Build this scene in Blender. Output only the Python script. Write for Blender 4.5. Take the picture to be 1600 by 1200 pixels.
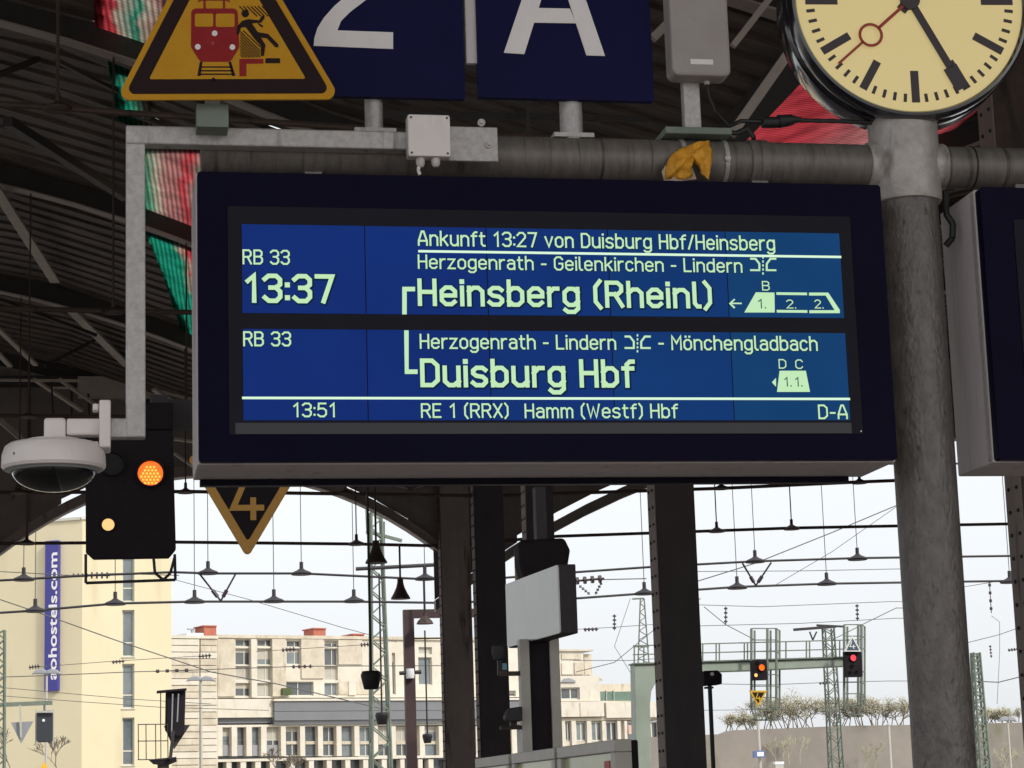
import bpy, bmesh, math, random
from mathutils import Vector, Matrix
random.seed(7)
R = math.radians
S = bpy.context.scene
for o in list(bpy.data.objects): bpy.data.objects.remove(o, do_unlink=True)
COL = S.collection

# ------------------------------------------------------------------ camera
FPX = 3500.0                       # focal length in pixels of the 1600 px wide photograph
YAW, PITCH, ROLL = R(10.67), R(10.68), R(1.834)
CAMP = Vector((0, 0, 1.65))
cw = Vector((math.sin(YAW)*math.cos(PITCH), math.cos(YAW)*math.cos(PITCH), math.sin(PITCH)))
_r = Vector((math.cos(YAW), -math.sin(YAW), 0)); _u = _r.cross(cw)
cr = math.cos(ROLL)*_r - math.sin(ROLL)*_u
cu = cr.cross(cw)
cd = bpy.data.cameras.new('camera'); cam = bpy.data.objects.new('camera', cd); COL.objects.link(cam)
cd.sensor_width = 36; cd.lens = 36*FPX/1600; cd.clip_end = 3000; cd.clip_start = .1
m = Matrix((cr, cu, -cw)).transposed().to_4x4(); m.translation = CAMP
cam.matrix_world = m
S.camera = cam
S.render.resolution_x, S.render.resolution_y = 1024, 768

# ------------------------------------------------------------------ world, sun, exposure
SUN_EL, SUN_AZ = R(38), R(140)      # azimuth clockwise from +Y (hall direction): sun is behind right
W = bpy.data.worlds.new('World'); S.world = W; W.use_nodes = True
nt = W.node_tree; nt.nodes.clear()
sk = nt.nodes.new('ShaderNodeTexSky'); sk.sky_type = 'NISHITA'; sk.sun_disc = False
sk.sun_elevation = SUN_EL; sk.sun_rotation = SUN_AZ; sk.dust_density = 4; sk.air_density = 1.0; sk.ozone_density = 1.5
hs = nt.nodes.new('ShaderNodeHueSaturation'); hs.inputs['Saturation'].default_value = .3
mixn = nt.nodes.new('ShaderNodeMix'); mixn.data_type = 'RGBA'; mixn.inputs[0].default_value = .6
mixn.inputs[7].default_value = (7.8, 8.05, 8.35, 1)      # even high cloud veil over the sky
bg = nt.nodes.new('ShaderNodeBackground'); bg.inputs[1].default_value = .148
out = nt.nodes.new('ShaderNodeOutputWorld')
nt.links.new(sk.outputs[0], hs.inputs['Color']); nt.links.new(hs.outputs[0], mixn.inputs[6])
nt.links.new(mixn.outputs[2], bg.inputs[0]); nt.links.new(bg.outputs[0], out.inputs[0])
sl = bpy.data.lights.new('sun', 'SUN'); sl.energy = 2.2; sl.angle = R(6); sl.color = (1, .95, .86)
sun = bpy.data.objects.new('sun', sl); COL.objects.link(sun)
sd = Vector((math.sin(SUN_AZ)*math.cos(SUN_EL), math.cos(SUN_AZ)*math.cos(SUN_EL), math.sin(SUN_EL)))
sun.rotation_euler = (-sd).to_track_quat('-Z', 'Y').to_euler(); sun.location = sd*60
S.view_settings.view_transform = 'Standard'; S.view_settings.look = 'None'
S.view_settings.exposure = 0.12; S.view_settings.gamma = 1
S.render.engine = 'CYCLES'
S.cycles.max_bounces = 6; S.cycles.diffuse_bounces = 3; S.cycles.glossy_bounces = 2; S.cycles.transmission_bounces = 3

# ------------------------------------------------------------------ helpers: rays, frames
def ray(px, py):
    return cw + cr*((px-800)/FPX) - cu*((py-600)/FPX)
def P(px, py, y):
    d = ray(px, py); return CAMP + d*(y/d.y)
def PXP(px, py, x):
    d = ray(px, py); return CAMP + d*(x/d.x)
class Fa:
    """a vertical working plane: u along it, d towards the viewer, v = height"""
    def __init__(s, O, th=0.0):
        s.O = Vector((O[0], O[1], 0)); s.ex = Vector((math.cos(th), math.sin(th), 0)); s.n = Vector((math.sin(th), -math.cos(th), 0))
    def w(s, u, d, v): return s.O + s.ex*u + s.n*d + Vector((0, 0, v))
    def px(s, x, y, d=0):
        r = ray(x, y); t = ((s.O + s.n*d - CAMP).dot(s.n))/r.dot(s.n); p = CAMP + r*t
        return ((p-s.O).dot(s.ex), p.z)
def plane(y): return Fa((0, y, 0), 0)

# ------------------------------------------------------------------ helpers: meshes
class MB:
    def __init__(s, F=None): s.v = []; s.f = []; s.F = F
    def add(s, pts, faces, raw=False):
        n = len(s.v)
        s.v += [Vector(p) if (raw or s.F is None) else s.F.w(*p) for p in pts]
        s.f += [tuple(i+n for i in f) for f in faces]; return s
    def box(s, a0, a1, b0, b1, c0, c1):
        p = [(x, y, z) for x in (a0, a1) for y in (b0, b1) for z in (c0, c1)]
        return s.add(p, [(0,1,3,2),(4,6,7,5),(0,4,5,1),(2,3,7,6),(0,2,6,4),(1,5,7,3)])
    def prism(s, poly, d0, d1):            # poly in (u, v), extruded along the second axis
        n = len(poly)
        p = [(u, d0, v) for u, v in poly] + [(u, d1, v) for u, v in poly]
        f = [tuple(range(n)), tuple(range(2*n-1, n-1, -1))] + [(i, (i+1) % n, n+(i+1) % n, n+i) for i in range(n)]
        return s.add(p, f)
    def ring(s, pa, pb, d):                # flat band between two polygons of the same count
        n = len(pa); p = [(u, d, v) for u, v in pa] + [(u, d, v) for u, v in pb]
        return s.add(p, [(i, (i+1) % n, n+(i+1) % n, n+i) for i in range(n)])
    def tube(s, p0, p1, r, n=8, r1=None, caps=True, raw=True):
        p0, p1 = Vector(p0), Vector(p1); a = (p1-p0)
        if a.length < 1e-7: return s
        a.normalize(); x = a.orthogonal().normalized(); y = a.cross(x); r1 = r if r1 is None else r1
        q = [p0 + x*r*math.cos(t) + y*r*math.sin(t) for t in [2*math.pi*i/n for i in range(n)]]
        q += [p1 + x*r1*math.cos(t) + y*r1*math.sin(t) for t in [2*math.pi*i/n for i in range(n)]]
        f = [(i, (i+1) % n, n+(i+1) % n, n+i) for i in range(n)]
        if caps: f += [tuple(range(n-1, -1, -1)), tuple(range(n, 2*n))]
        return s.add(q, f, raw)
    def path(s, pts, r, n=6):
        for a, b in zip(pts[:-1], pts[1:]): s.tube(a, b, r, n)
        return s
    def bar(s, p0, p1, w, h, up=(0, 0, 1)):
        p0, p1 = Vector(p0), Vector(p1); a = (p1-p0).normalized(); up = Vector(up)
        x = a.cross(up)
        if x.length < 1e-4: x = a.cross(Vector((0, 1, 0)))
        x.normalize(); y = x.cross(a)
        q = []
        for p in (p0, p1):
            for i, j in ((-1, -1), (1, -1), (1, 1), (-1, 1)): q.append(p + x*w*.5*i + y*h*.5*j)
        return s.add(q, [(0,1,2,3),(7,6,5,4),(0,4,5,1),(1,5,6,2),(2,6,7,3),(3,7,4,0)], True)
    def lathe(s, c, prof, n=24, axis='z'):   # prof: (radius, height along axis)
        c = Vector(c); q = []
        for r, h in prof:
            for i in range(n):
                t = 2*math.pi*i/n; a, b = r*math.cos(t), r*math.sin(t)
                q.append(c + (Vector((a, b, h)) if axis == 'z' else Vector((a, h, b)) if axis == 'y' else Vector((h, a, b))))
        f = []
        for k in range(len(prof)-1):
            for i in range(n):
                j = (i+1) % n; f.append((k*n+i, k*n+j, (k+1)*n+j, (k+1)*n+i))
        f.append(tuple(range(n))); L = (len(prof)-1)*n; f.append(tuple(range(L+n-1, L-1, -1)))
        return s.add(q, f, True)
    def build(s, name, mat, parent=None, bev=0, smooth=False, fix=True):
        me = bpy.data.meshes.new(name)
        if parent is not None:
            top = parent
            org = Vector(top['_org']) if '_org' in top else Vector((0, 0, 0))
        else:
            xs = [p.x for p in s.v]; ys = [p.y for p in s.v]; zs = [p.z for p in s.v]
            org = Vector(((min(xs)+max(xs))/2, (min(ys)+max(ys))/2, min(zs)))
        me.from_pydata([tuple(p-org) for p in s.v], [], s.f)
        if fix:
            bm = bmesh.new(); bm.from_mesh(me); bmesh.ops.recalc_face_normals(bm, faces=bm.faces); bm.to_mesh(me); bm.free()
        me.materials.append(mat)
        if smooth:
            me.shade_smooth(); me.set_sharp_from_angle(angle=R(smooth if smooth is not True else 40))
        o = bpy.data.objects.new(name, me); COL.objects.link(o)
        if parent is None: o.location = org
        else: o.parent = parent
        o['_org'] = tuple(org)
        if bev:
            b = o.modifiers.new('bevel', 'BEVEL'); b.width = bev; b.segments = 2; b.limit_method = 'ANGLE'; b.angle_limit = R(40)
        return o
def tag(o, label=None, cat=None, group=None, kind=None):
    if label: o['label'] = label
    if cat: o['category'] = cat
    if group: o['group'] = group
    if kind: o['kind'] = kind
    return o
def thing(name, label, cat, loc, group=None):
    o = bpy.data.objects.new(name, None); COL.objects.link(o); o.location = loc; o['_org'] = tuple(loc); o.empty_display_size = .2
    return tag(o, label, cat, group)
def share(src, name, parent, loc):         # another piece with the same mesh, loc relative to the parent's thing
    o = bpy.data.objects.new(name, src.data); COL.objects.link(o); o.parent = parent; o.location = loc; o['_org'] = src['_org']
    return o
def rpoly(pts, r, n=5):                    # rounded polygon
    res = []; N = len(pts)
    for i in range(N):
        a, b, c = Vector(pts[i-1]), Vector(pts[i]), Vector(pts[(i+1) % N])
        d0, d1 = (a-b).normalized(), (c-b).normalized(); ang = d0.angle(d1); L = r/math.tan(ang/2)
        p0, p1 = b+d0*L, b+d1*L; ce = b+(d0+d1).normalized()*(r/math.sin(ang/2))
        v0, v1 = p0-ce, p1-ce; sw = v0.angle_signed(v1)
        for k in range(n+1):
            t = -sw*k/n; q = Vector((v0.x*math.cos(t)-v0.y*math.sin(t), v0.x*math.sin(t)+v0.y*math.cos(t)))
            res.append(tuple(ce+q))
    return res
def rrect(a0, a1, b0, b1, r, n=4): return rpoly([(a0, b0), (a1, b0), (a1, b1), (a0, b1)], r, n)

# ------------------------------------------------------------------ helpers: materials
def mat(name, col, rough=.6, metal=0.0, col2=None, amt=.5, scale=6.0, stretch=(1, 1, 1), bump=0.0, bscale=40.0, emit=None, estr=0.0, spec=.5, rvar=0.0, streak=None, trans=0.0, alpha=1.0, coat=0.0):
    M = bpy.data.materials.new(name); M.use_nodes = True; n = M.node_tree; b = n.nodes['Principled BSDF']
    b.inputs['Roughness'].default_value = rough; b.inputs['Metallic'].default_value = metal
    b.inputs['Specular IOR Level'].default_value = spec
    if coat: b.inputs['Coat Weight'].default_value = coat; b.inputs['Coat Roughness'].default_value = .05
    c4 = (*col, 1)
    b.inputs['Base Color'].default_value = c4
    if trans: b.inputs['Transmission Weight'].default_value = trans
    if emit: b.inputs['Emission Color'].default_value = (*emit, 1); b.inputs['Emission Strength'].default_value = estr
    if col2 or bump or rvar or streak:
        tc = n.nodes.new('ShaderNodeTexCoord'); mp = n.nodes.new('ShaderNodeMapping'); mp.inputs['Scale'].default_value = stretch
        geo = n.nodes.new('ShaderNodeNewGeometry')
        n.links.new(geo.outputs['Position'], mp.inputs[0])
        src = None
        if col2:
            nz = n.nodes.new('ShaderNodeTexNoise'); nz.inputs['Scale'].default_value = scale; nz.inputs['Detail'].default_value = 8; nz.inputs['Roughness'].default_value = .65
            n.links.new(mp.outputs[0], nz.inputs['Vector'])
            rp = n.nodes.new('ShaderNodeValToRGB'); rp.color_ramp.elements[0].position = .5-.28*(1.2-amt); rp.color_ramp.elements[1].position = .5+.28*(1.2-amt)
            rp.color_ramp.elements[0].color = c4; rp.color_ramp.elements[1].color = (*col2, 1)
            n.links.new(nz.outputs['Fac'], rp.inputs[0]); src = rp.outputs[0]
            if rvar:
                mr = n.nodes.new('ShaderNodeMapRange'); mr.inputs['To Min'].default_value = rough-rvar; mr.inputs['To Max'].default_value = rough+rvar
                n.links.new(nz.outputs['Fac'], mr.inputs[0]); n.links.new(mr.outputs[0], b.inputs['Roughness'])
        if streak:                       # (colour, stretch, scale, threshold)
            sc, st, ss, th = streak
            mp2 = n.nodes.new('ShaderNodeMapping'); mp2.inputs['Scale'].default_value = st; n.links.new(geo.outputs['Position'], mp2.inputs[0])
            n2 = n.nodes.new('ShaderNodeTexNoise'); n2.inputs['Scale'].default_value = ss; n2.inputs['Detail'].default_value = 5; n.links.new(mp2.outputs[0], n2.inputs['Vector'])
            r2 = n.nodes.new('ShaderNodeValToRGB'); r2.color_ramp.elements[0].position = th; r2.color_ramp.elements[1].position = min(1, th+.12)
            n.links.new(n2.outputs['Fac'], r2.inputs[0])
            mx = n.nodes.new('ShaderNodeMix'); mx.data_type = 'RGBA'; mx.inputs[7].default_value = (*sc, 1)
            n.links.new(r2.outputs[0], mx.inputs[0])
            if src: n.links.new(src, mx.inputs[6])
            else: mx.inputs[6].default_value = c4
            src = mx.outputs[2]
        if src: n.links.new(src, b.inputs['Base Color'])
        if bump:
            nb = n.nodes.new('ShaderNodeTexNoise'); nb.inputs['Scale'].default_value = bscale; nb.inputs['Detail'].default_value = 6
            n.links.new(mp.outputs[0], nb.inputs['Vector'])
            bp = n.nodes.new('ShaderNodeBump'); bp.inputs['Strength'].default_value = bump; bp.inputs['Distance'].default_value = .02
            n.links.new(nb.outputs['Fac'], bp.inputs['Height']); n.links.new(bp.outputs[0], b.inputs['Normal'])
    return M
M = {}
M['galv'] = mat('galvanised', (.33, .31, .30), .5, .35, (.50, .48, .465), .5, 45, bump=.12, bscale=120, rvar=.12, streak=((.20, .18, .165), (1, 1, .12), 22, .60))
M['pipe'] = mat('weathered_pipe', (.115, .10, .088), .5, .25, (.19, .17, .15), .5, 9, (4, 1, 1), bump=.12, bscale=50, rvar=.12, streak=((.045, .04, .035), (16, 1, .25), 2.2, .57))
M['pillar'] = mat('weathered_pillar', (.098, .087, .080), .45, .25, (.175, .157, .144), .6, 26, (1, 1, .5), bump=.4, bscale=70, rvar=.12, streak=((.07, .06, .052), (1, 1, .5), 46, .60))
M['sleeve'] = mat('cast_sleeve', (.33, .30, .28), .5, .3, (.47, .44, .41), .5, 20, bump=.15, bscale=80, streak=((.20, .18, .165), (1, 1, .3), 14, .6))
M['signblk'] = mat('sign_black', (.0035, .0035, .0105), .3, 0, spec=.1)
M['glass_front'] = mat('sign_glass', (.0042, .0037, .0150), .25, 0, (.0062, .0050, .019), .6, 3, rvar=.03, spec=.022)
M['inner'] = mat('sign_inner', (.013, .0125, .019), .6, 0, (.017, .016, .023), .5, 6, spec=.1)
M['alu'] = mat('sign_alu', (.50, .44, .435), .5, .0, (.57, .505, .50), .5, 8, (1, 1, .3), bump=.03, streak=((.40, .35, .33), (1, 1, .08), 14, .60))
M['blue'] = mat('plate_blue', (.0055, .0055, .042), .5, 0, (.0075, .0072, .050), .5, 5, bump=.02, spec=.08)
M['white'] = mat('plate_white', (.72, .68, .66), .45, 0, (.78, .74, .72), .5, 10)
M['yellow'] = mat('sign_yellow', (.50, .245, .012), .5, 0, (.55, .275, .018), .5, 8, spec=.12, streak=((.46, .22, .02), (1, 1, .15), 12, .64))
M['black'] = mat('print_black', (.022, .011, .012), .6, spec=.1)
M['red'] = mat('print_red', (.25, .016, .018), .5, 0, (.29, .021, .022), .5, 14, spec=.1)
M['boxgrey'] = mat('box_grey', (.50, .46, .44), .5, 0, (.55, .51, .49), .5, 14, streak=((.40, .36, .34), (1, 1, .2), 20, .64))
M['antgrey'] = mat('antenna_grey', (.30, .265, .25), .5, 0, (.335, .30, .285), .5, 10)
M['camwhite'] = mat('camera_white', (.70, .64, .61), .42, 0, (.75, .69, .66), .5, 9, streak=((.60, .54, .51), (1, 1, .2), 18, .64))
M['dome'] = mat('dome_glass', (.004, .004, .004), .04, 0, spec=.45, coat=.25)
M['cable'] = mat('cable_black', (.012, .011, .011), .6)
M['tape'] = mat('torn_yellow', (.78, .38, .02), .6, 0, (.55, .23, .012), .6, 24, bump=.7, bscale=26)
M['tapeb'] = mat('torn_backing', (.48, .38, .30), .7, 0, (.36, .26, .17), .5, 20, bump=.5, bscale=30)
M['clkrim'] = mat('clock_rim', (.008, .008, .014), .16, 0, spec=.6, coat=.7)
M['clkink'] = mat('clock_ink', (.05, .038, .042), .6)
M['clkred'] = mat('clock_red', (.34, .035, .015), .5)
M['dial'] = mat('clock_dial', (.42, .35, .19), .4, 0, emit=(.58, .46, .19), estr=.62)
M['lcdtxt'] = mat('lcd_text', (.05, .06, .05), .4, emit=(.56, .88, .50), estr=.80)
M['lcdshadow'] = mat('lcd_shadow', (.004, .008, .02), .5, emit=(.004, .02, .075), estr=.6, spec=.03)  # dark blue for the painted shadows behind the display letters
M['lcdline'] = mat('lcd_line', (.05, .06, .05), .4, emit=(.68, .93, .68), estr=.9)
M['lcddark'] = mat('lcd_dark', (.01, .03, .06), .4, emit=(.02, .09, .08), estr=.5)
M['rust'] = mat('rust_steel', (.05, .032, .026), .7, .1, (.10, .066, .052), .5, 3, bump=.25, bscale=18, streak=((.026, .02, .018), (1, 1, .2), 6, .58))
M['col'] = mat('column_steel', (.030, .024, .026), .6, .1, (.048, .039, .040), .5, 3, (1, 1, .4), bump=.2, bscale=14)
M['colbrown'] = mat('column_brown', (.20, .16, .14), .65, 0, (.27, .22, .195), .5, 2.5, (1, 1, .4), bump=.25, bscale=12, streak=((.07, .05, .043), (1, 1, .15), 6, .6))
M['rib'] = mat('rib_steel', (.028, .024, .022), .65, .1, (.045, .038, .034), .5, 2, bump=.15, bscale=10)
M['flange'] = mat('flange_steel', (.26, .215, .185), .6, 0, (.36, .30, .26), .5, 3, bump=.1, bscale=12)
M['strut'] = mat('strut_steel', (.38, .32, .265), .6, 0, (.48, .41, .345), .5, 4, bump=.1, bscale=12)
M['board'] = mat('roof_board', (.062, .046, .036), .75, 0, (.125, .096, .076), .8, 1.6, (1, 4, 1), bump=.4, bscale=9, streak=((.035, .027, .022), (1, 2.5, 1), .8, .58))
M['apron'] = mat('apron_sheet', (.14, .115, .105), .7, 0, (.20, .168, .15), .5, 1.5, bump=.15, bscale=6)
M['sigblk'] = mat('signal_black', (.016, .012, .0155), .7, 0, (.023, .018, .022), .5, 8, spec=.15)
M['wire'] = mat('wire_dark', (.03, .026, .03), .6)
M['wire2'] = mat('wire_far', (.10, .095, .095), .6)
M['insul'] = mat('insulator', (.045, .028, .035), .4)
M['green'] = mat('gantry_green', (.30, .355, .295), .6, 0, (.36, .415, .35), .5, 2, bump=.08, bscale=8, streak=((.20, .26, .20), (1, 1, .2), 4, .62))
M['green2'] = mat('mast_green', (.13, .16, .125), .6, 0, (.20, .235, .19), .5, 3)
M['hotel'] = mat('hotel_render', (.70, .615, .41), .85, 0, (.74, .66, .455), .4, .35, bump=.12, bscale=5, streak=((.64, .555, .37), (1, 1, .12), .9, .58))
M['hotelframe'] = mat('hotel_window_frame', (.62, .60, .52), .6)
M['pane'] = mat('window_glass', (.10, .125, .14), .12, 0, (.24, .27, .28), .5, .5, spec=.5)
M['paned'] = mat('window_glass_dark', (.05, .06, .075), .10, 0, (.12, .13, .135), .5, .7, spec=.6)
M['curtain'] = mat('window_blind', (.50, .46, .38), .7, 0, (.42, .40, .35), .5, 2)
M['stone'] = mat('facade_stone', (.50, .44, .34), .85, 0, (.64, .58, .47), .7, 1.1, bump=.4, bscale=4, streak=((.42, .36, .275), (1, 1, .22), 2.6, .60))
M['stone2'] = mat('facade_stone_pale', (.61, .56, .465), .85, 0, (.70, .655, .565), .6, 1.1, bump=.3, bscale=4, streak=((.53, .475, .385), (1, 1, .2), 2.6, .61))
M['fascia'] = mat('fascia_grey', (.155, .16, .175), .5, 0, (.185, .19, .205), .5, .4)
M['brickred'] = mat('chimney_brick', (.36, .105, .07), .85, 0, (.46, .16, .11), .5, 3, bump=.3, bscale=9)
M['signblue'] = mat('hotel_blue', (.052, .048, .26), .5, 0, (.06, .055, .28), .5, 2)
M['purewhite'] = mat('sign_white', (.82, .82, .82), .5)
M['retwall'] = mat('retaining_wall', (.225, .20, .175), .9, 0, (.31, .275, .24), .5, .35, bump=.35, bscale=2.5, streak=((.19, .18, .13), (1, 1, .6), .5, .56))
M['bark'] = mat('bark', (.13, .10, .075), .9, 0, (.20, .165, .125), .5, 6)
M['blossom'] = mat('blossom', (.50, .46, .34), .9, 0, (.38, .36, .24), .5, 2)
M['hedge'] = mat('hedge_leaf', (.06, .085, .03), .8, 0, (.12, .14, .05), .5, 2)
M['lampgrey'] = mat('lamp_grey', (.30, .31, .33), .5, .2)
M['polegrey'] = mat('pole_grey', (.42, .40, .36), .6, 0, (.50, .47, .42), .5, 3)
M['monitor'] = mat('monitor_glass', (.42, .40, .36), .08, 0, (.48, .45, .40), .5, 3, spec=.8)
M['case'] = mat('case_frame', (.46, .43, .38), .45, .1, (.53, .50, .45), .5, 5)
M['casepane'] = mat('case_pane', (.50, .52, .27), .15, 0, (.60, .60, .34), .5, 2, spec=.25)  # yellow-green of the panes' reflection put into the base colour
M['ground'] = mat('ballast', (.22, .20, .18), .95, 0, (.30, .275, .25), .5, 3, bump=.5, bscale=8)
M['platform'] = mat('platform_paving', (.40, .37, .35), .85, 0, (.47, .44, .42), .5, 1.5, bump=.1, bscale=10)
M['orange'] = mat('lamp_orange', (.4, .08, .01), .3, emit=(1.0, .13, .006), estr=1.25)
M['orangehot'] = mat('lamp_orange_core', (.4, .2, .02), .3, emit=(1.0, .42, .05), estr=1.5)
M['warm'] = mat('lamp_warm', (.4, .3, .15), .3, emit=(1.0, .62, .22), estr=.9)
M['redl'] = mat('lamp_red', (.4, .02, .02), .3, emit=(1.0, .06, .09), estr=1.3)
M['lens'] = mat('lens_dark', (.012, .010, .012), .3, 0, spec=.15)
def lcd_mat(name, c0, c1):
    Mx = bpy.data.materials.new(name); Mx.use_nodes = True; n = Mx.node_tree; b = n.nodes['Principled BSDF']
    b.inputs['Base Color'].default_value = (.002, .004, .012, 1); b.inputs['Roughness'].default_value = .5; b.inputs['Specular IOR Level'].default_value = .03
    g = n.nodes.new('ShaderNodeNewGeometry'); nz = n.nodes.new('ShaderNodeTexNoise'); nz.inputs['Scale'].default_value = 3.0; nz.inputs['Detail'].default_value = 3
    n.links.new(g.outputs['Position'], nz.inputs['Vector'])
    mx = n.nodes.new('ShaderNodeMix'); mx.data_type = 'RGBA'; mx.inputs[6].default_value = (*c0, 1); mx.inputs[7].default_value = (*c1, 1)
    n.links.new(nz.outputs['Fac'], mx.inputs[0]); n.links.new(mx.outputs[2], b.inputs['Emission Color']); b.inputs['Emission Strength'].default_value = 1.0
    return Mx
def sky_mat(name, cols, slope, q0, q1, dens, rot):
    """translucent coloured ribbed roof sheet, lit by the sky above it; colours run across the sheet"""
    Mx = bpy.data.materials.new(name); Mx.use_nodes = True; n = Mx.node_tree; n.nodes.clear()
    N = lambda t: n.nodes.new(t); L = n.links.new
    o = N('ShaderNodeOutputMaterial'); t = N('ShaderNodeBsdfTranslucent'); d = N('ShaderNodeBsdfDiffuse'); mxs = N('ShaderNodeMixShader'); mxs.inputs[0].default_value = .25
    g = N('ShaderNodeNewGeometry'); sp = N('ShaderNodeSeparateXYZ'); L(g.outputs['Position'], sp.inputs[0])
    ma = N('ShaderNodeMath'); ma.operation = 'MULTIPLY_ADD'; ma.inputs[1].default_value = -slope; L(sp.outputs[1], ma.inputs[0]); L(sp.outputs[0], ma.inputs[2])
    nz = N('ShaderNodeTexNoise'); nz.inputs['Scale'].default_value = .9; nz.inputs['Detail'].default_value = 3; L(g.outputs['Position'], nz.inputs['Vector'])
    mb_ = N('ShaderNodeMath'); mb_.operation = 'MULTIPLY_ADD'; mb_.inputs[1].default_value = .55; L(nz.outputs['Fac'], mb_.inputs[0]); L(ma.outputs[0], mb_.inputs[2])
    mr0 = N('ShaderNodeMapRange'); mr0.inputs['From Min'].default_value = q0+.275; mr0.inputs['From Max'].default_value = q1+.275; L(mb_.outputs[0], mr0.inputs[0])
    rp = N('ShaderNodeValToRGB')
    while len(rp.color_ramp.elements) < len(cols): rp.color_ramp.elements.new(.5)
    for e, (p, c) in zip(rp.color_ramp.elements, cols): e.position = p; e.color = (*c, 1)
    L(mr0.outputs[0], rp.inputs[0])
    w2 = N('ShaderNodeTexWave'); w2.bands_direction = 'X'; w2.inputs['Scale'].default_value = dens; w2.inputs['Distortion'].default_value = 1.2; w2.inputs['Detail'].default_value = 3; w2.inputs['Detail Scale'].default_value = .4
    g2 = N('ShaderNodeMapping'); g2.inputs['Rotation'].default_value = (0, 0, rot); L(g.outputs['Position'], g2.inputs[0]); L(g2.outputs[0], w2.inputs['Vector'])
    mr = N('ShaderNodeMapRange'); mr.inputs['To Min'].default_value = .40; mr.inputs['To Max'].default_value = 1.0; L(w2.outputs['Fac'], mr.inputs[0])
    n3 = N('ShaderNodeTexNoise'); n3.inputs['Scale'].default_value = 2.5; n3.inputs['Detail'].default_value = 6; L(g.outputs['Position'], n3.inputs['Vector'])
    mr3 = N('ShaderNodeMapRange'); mr3.inputs['From Min'].default_value = .35; mr3.inputs['From Max'].default_value = .65; mr3.inputs['To Min'].default_value = .55; mr3.inputs['To Max'].default_value = 1.0; L(n3.outputs['Fac'], mr3.inputs[0])
    mm = N('ShaderNodeMath'); mm.operation = 'MULTIPLY'; L(mr.outputs[0], mm.inputs[0]); L(mr3.outputs[0], mm.inputs[1])
    mu = N('ShaderNodeMix'); mu.data_type = 'RGBA'; mu.blend_type = 'MULTIPLY'; mu.inputs[0].default_value = 1
    L(rp.outputs[0], mu.inputs[6]); L(mm.outputs[0], mu.inputs[7])
    L(mu.outputs[2], t.inputs[0]); L(mu.outputs[2], d.inputs[0]); L(t.outputs[0], mxs.inputs[1]); L(d.outputs[0], mxs.inputs[2]); L(mxs.outputs[0], o.inputs[0])
    return Mx
GR, RD, CR, PK = (.015, .27, .17), (.55, .055, .07), (.50, .42, .33), (.42, .20, .18)
M['sky_a'] = sky_mat('skylight_sheet_pale', [(0, RD), (.10, RD), (.18, CR), (.30, (.2, .36, .27)), (.36, GR), (.46, CR), (.7, PK), (1, (.5, .26, .26))], 0, .05, 1.0, 4.4, R(4))
M['sky_b'] = sky_mat('skylight_sheet_mixed', [(0, GR), (.12, (.12, .34, .2)), (.24, CR), (.34, PK), (.5, (.4, .16, .15)), (.62, RD), (.74, PK), (.86, GR), (1, GR)], .071, -1.72, -.55, 4.4, R(4))
M['sky_f'] = M['sky_b']
M['sky_c'] = sky_mat('skylight_sheet_green', [(0, GR), (.28, GR), (.40, (.4, .3, .22)), (.5, RD), (1, RD)], .138, -3.98, -3.0, 4.4, R(4))
M['sky_d'] = sky_mat('skylight_sheet_red', [(0, RD), (.35, RD), (.6, (.55, .14, .15)), (.8, (.55, .24, .22)), (1, (.5, .08, .09))], 0, 6.9, 10.3, 5.0, R(60))

# ------------------------------------------------------------------ helpers: lettering
_cap = [None]
def glyphs(s, bold=0.0):
    cu_ = bpy.data.curves.new('lettering', 'FONT'); cu_.body = s; cu_.size = 1; cu_.offset = bold; cu_.resolution_u = 4; cu_.dimensions = '2D'; cu_.fill_mode = 'BOTH'
    o = bpy.data.objects.new('lettering', cu_); COL.objects.link(o)
    dg = bpy.context.evaluated_depsgraph_get(); me = bpy.data.meshes.new_from_object(o.evaluated_get(dg))
    V = [v.co.copy() for v in me.vertices]; Fc = [tuple(p.vertices) for p in me.polygons]
    bpy.data.objects.remove(o, do_unlink=True); bpy.data.curves.remove(cu_); bpy.data.meshes.remove(me)
    return V, Fc
def letter(F, s, xl, xr, base, cap, mt, parent, d, bold=0.0, name='lettering', vert=False):
    if _cap[0] is None: _cap[0] = max(v.y for v in glyphs('H')[0])
    V, Fc = glyphs(s, bold)
    x0, x1 = min(v.x for v in V), max(v.x for v in V)
    mb = MB(F)
    if not vert:
        u0, v0 = F.px(xl, base, d); u1, _ = F.px(xr, base, d); _, vt = F.px(xl, base-cap, d)
        sx, sy = (u1-u0)/(x1-x0), (vt-v0)/_cap[0]
        mb.add([(u0+(p.x-x0)*sx, d, v0+p.y*sy) for p in V], Fc)
    else:                                   # reads upwards: xl, base = bottom right corner px, xr = top y px, cap = letter height px
        u0, v0 = F.px(xl, base, d); _, v1 = F.px(xl, xr, d); u1, _ = F.px(xl-cap, base, d)
        sv, su = (v1-v0)/(x1-x0), (u0-u1)/_cap[0]
        mb.add([(u0-p.y*su, d, v0+(p.x-x0)*sv) for p in V], Fc)
    return mb.build(name, mt, parent, fix=False)


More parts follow.
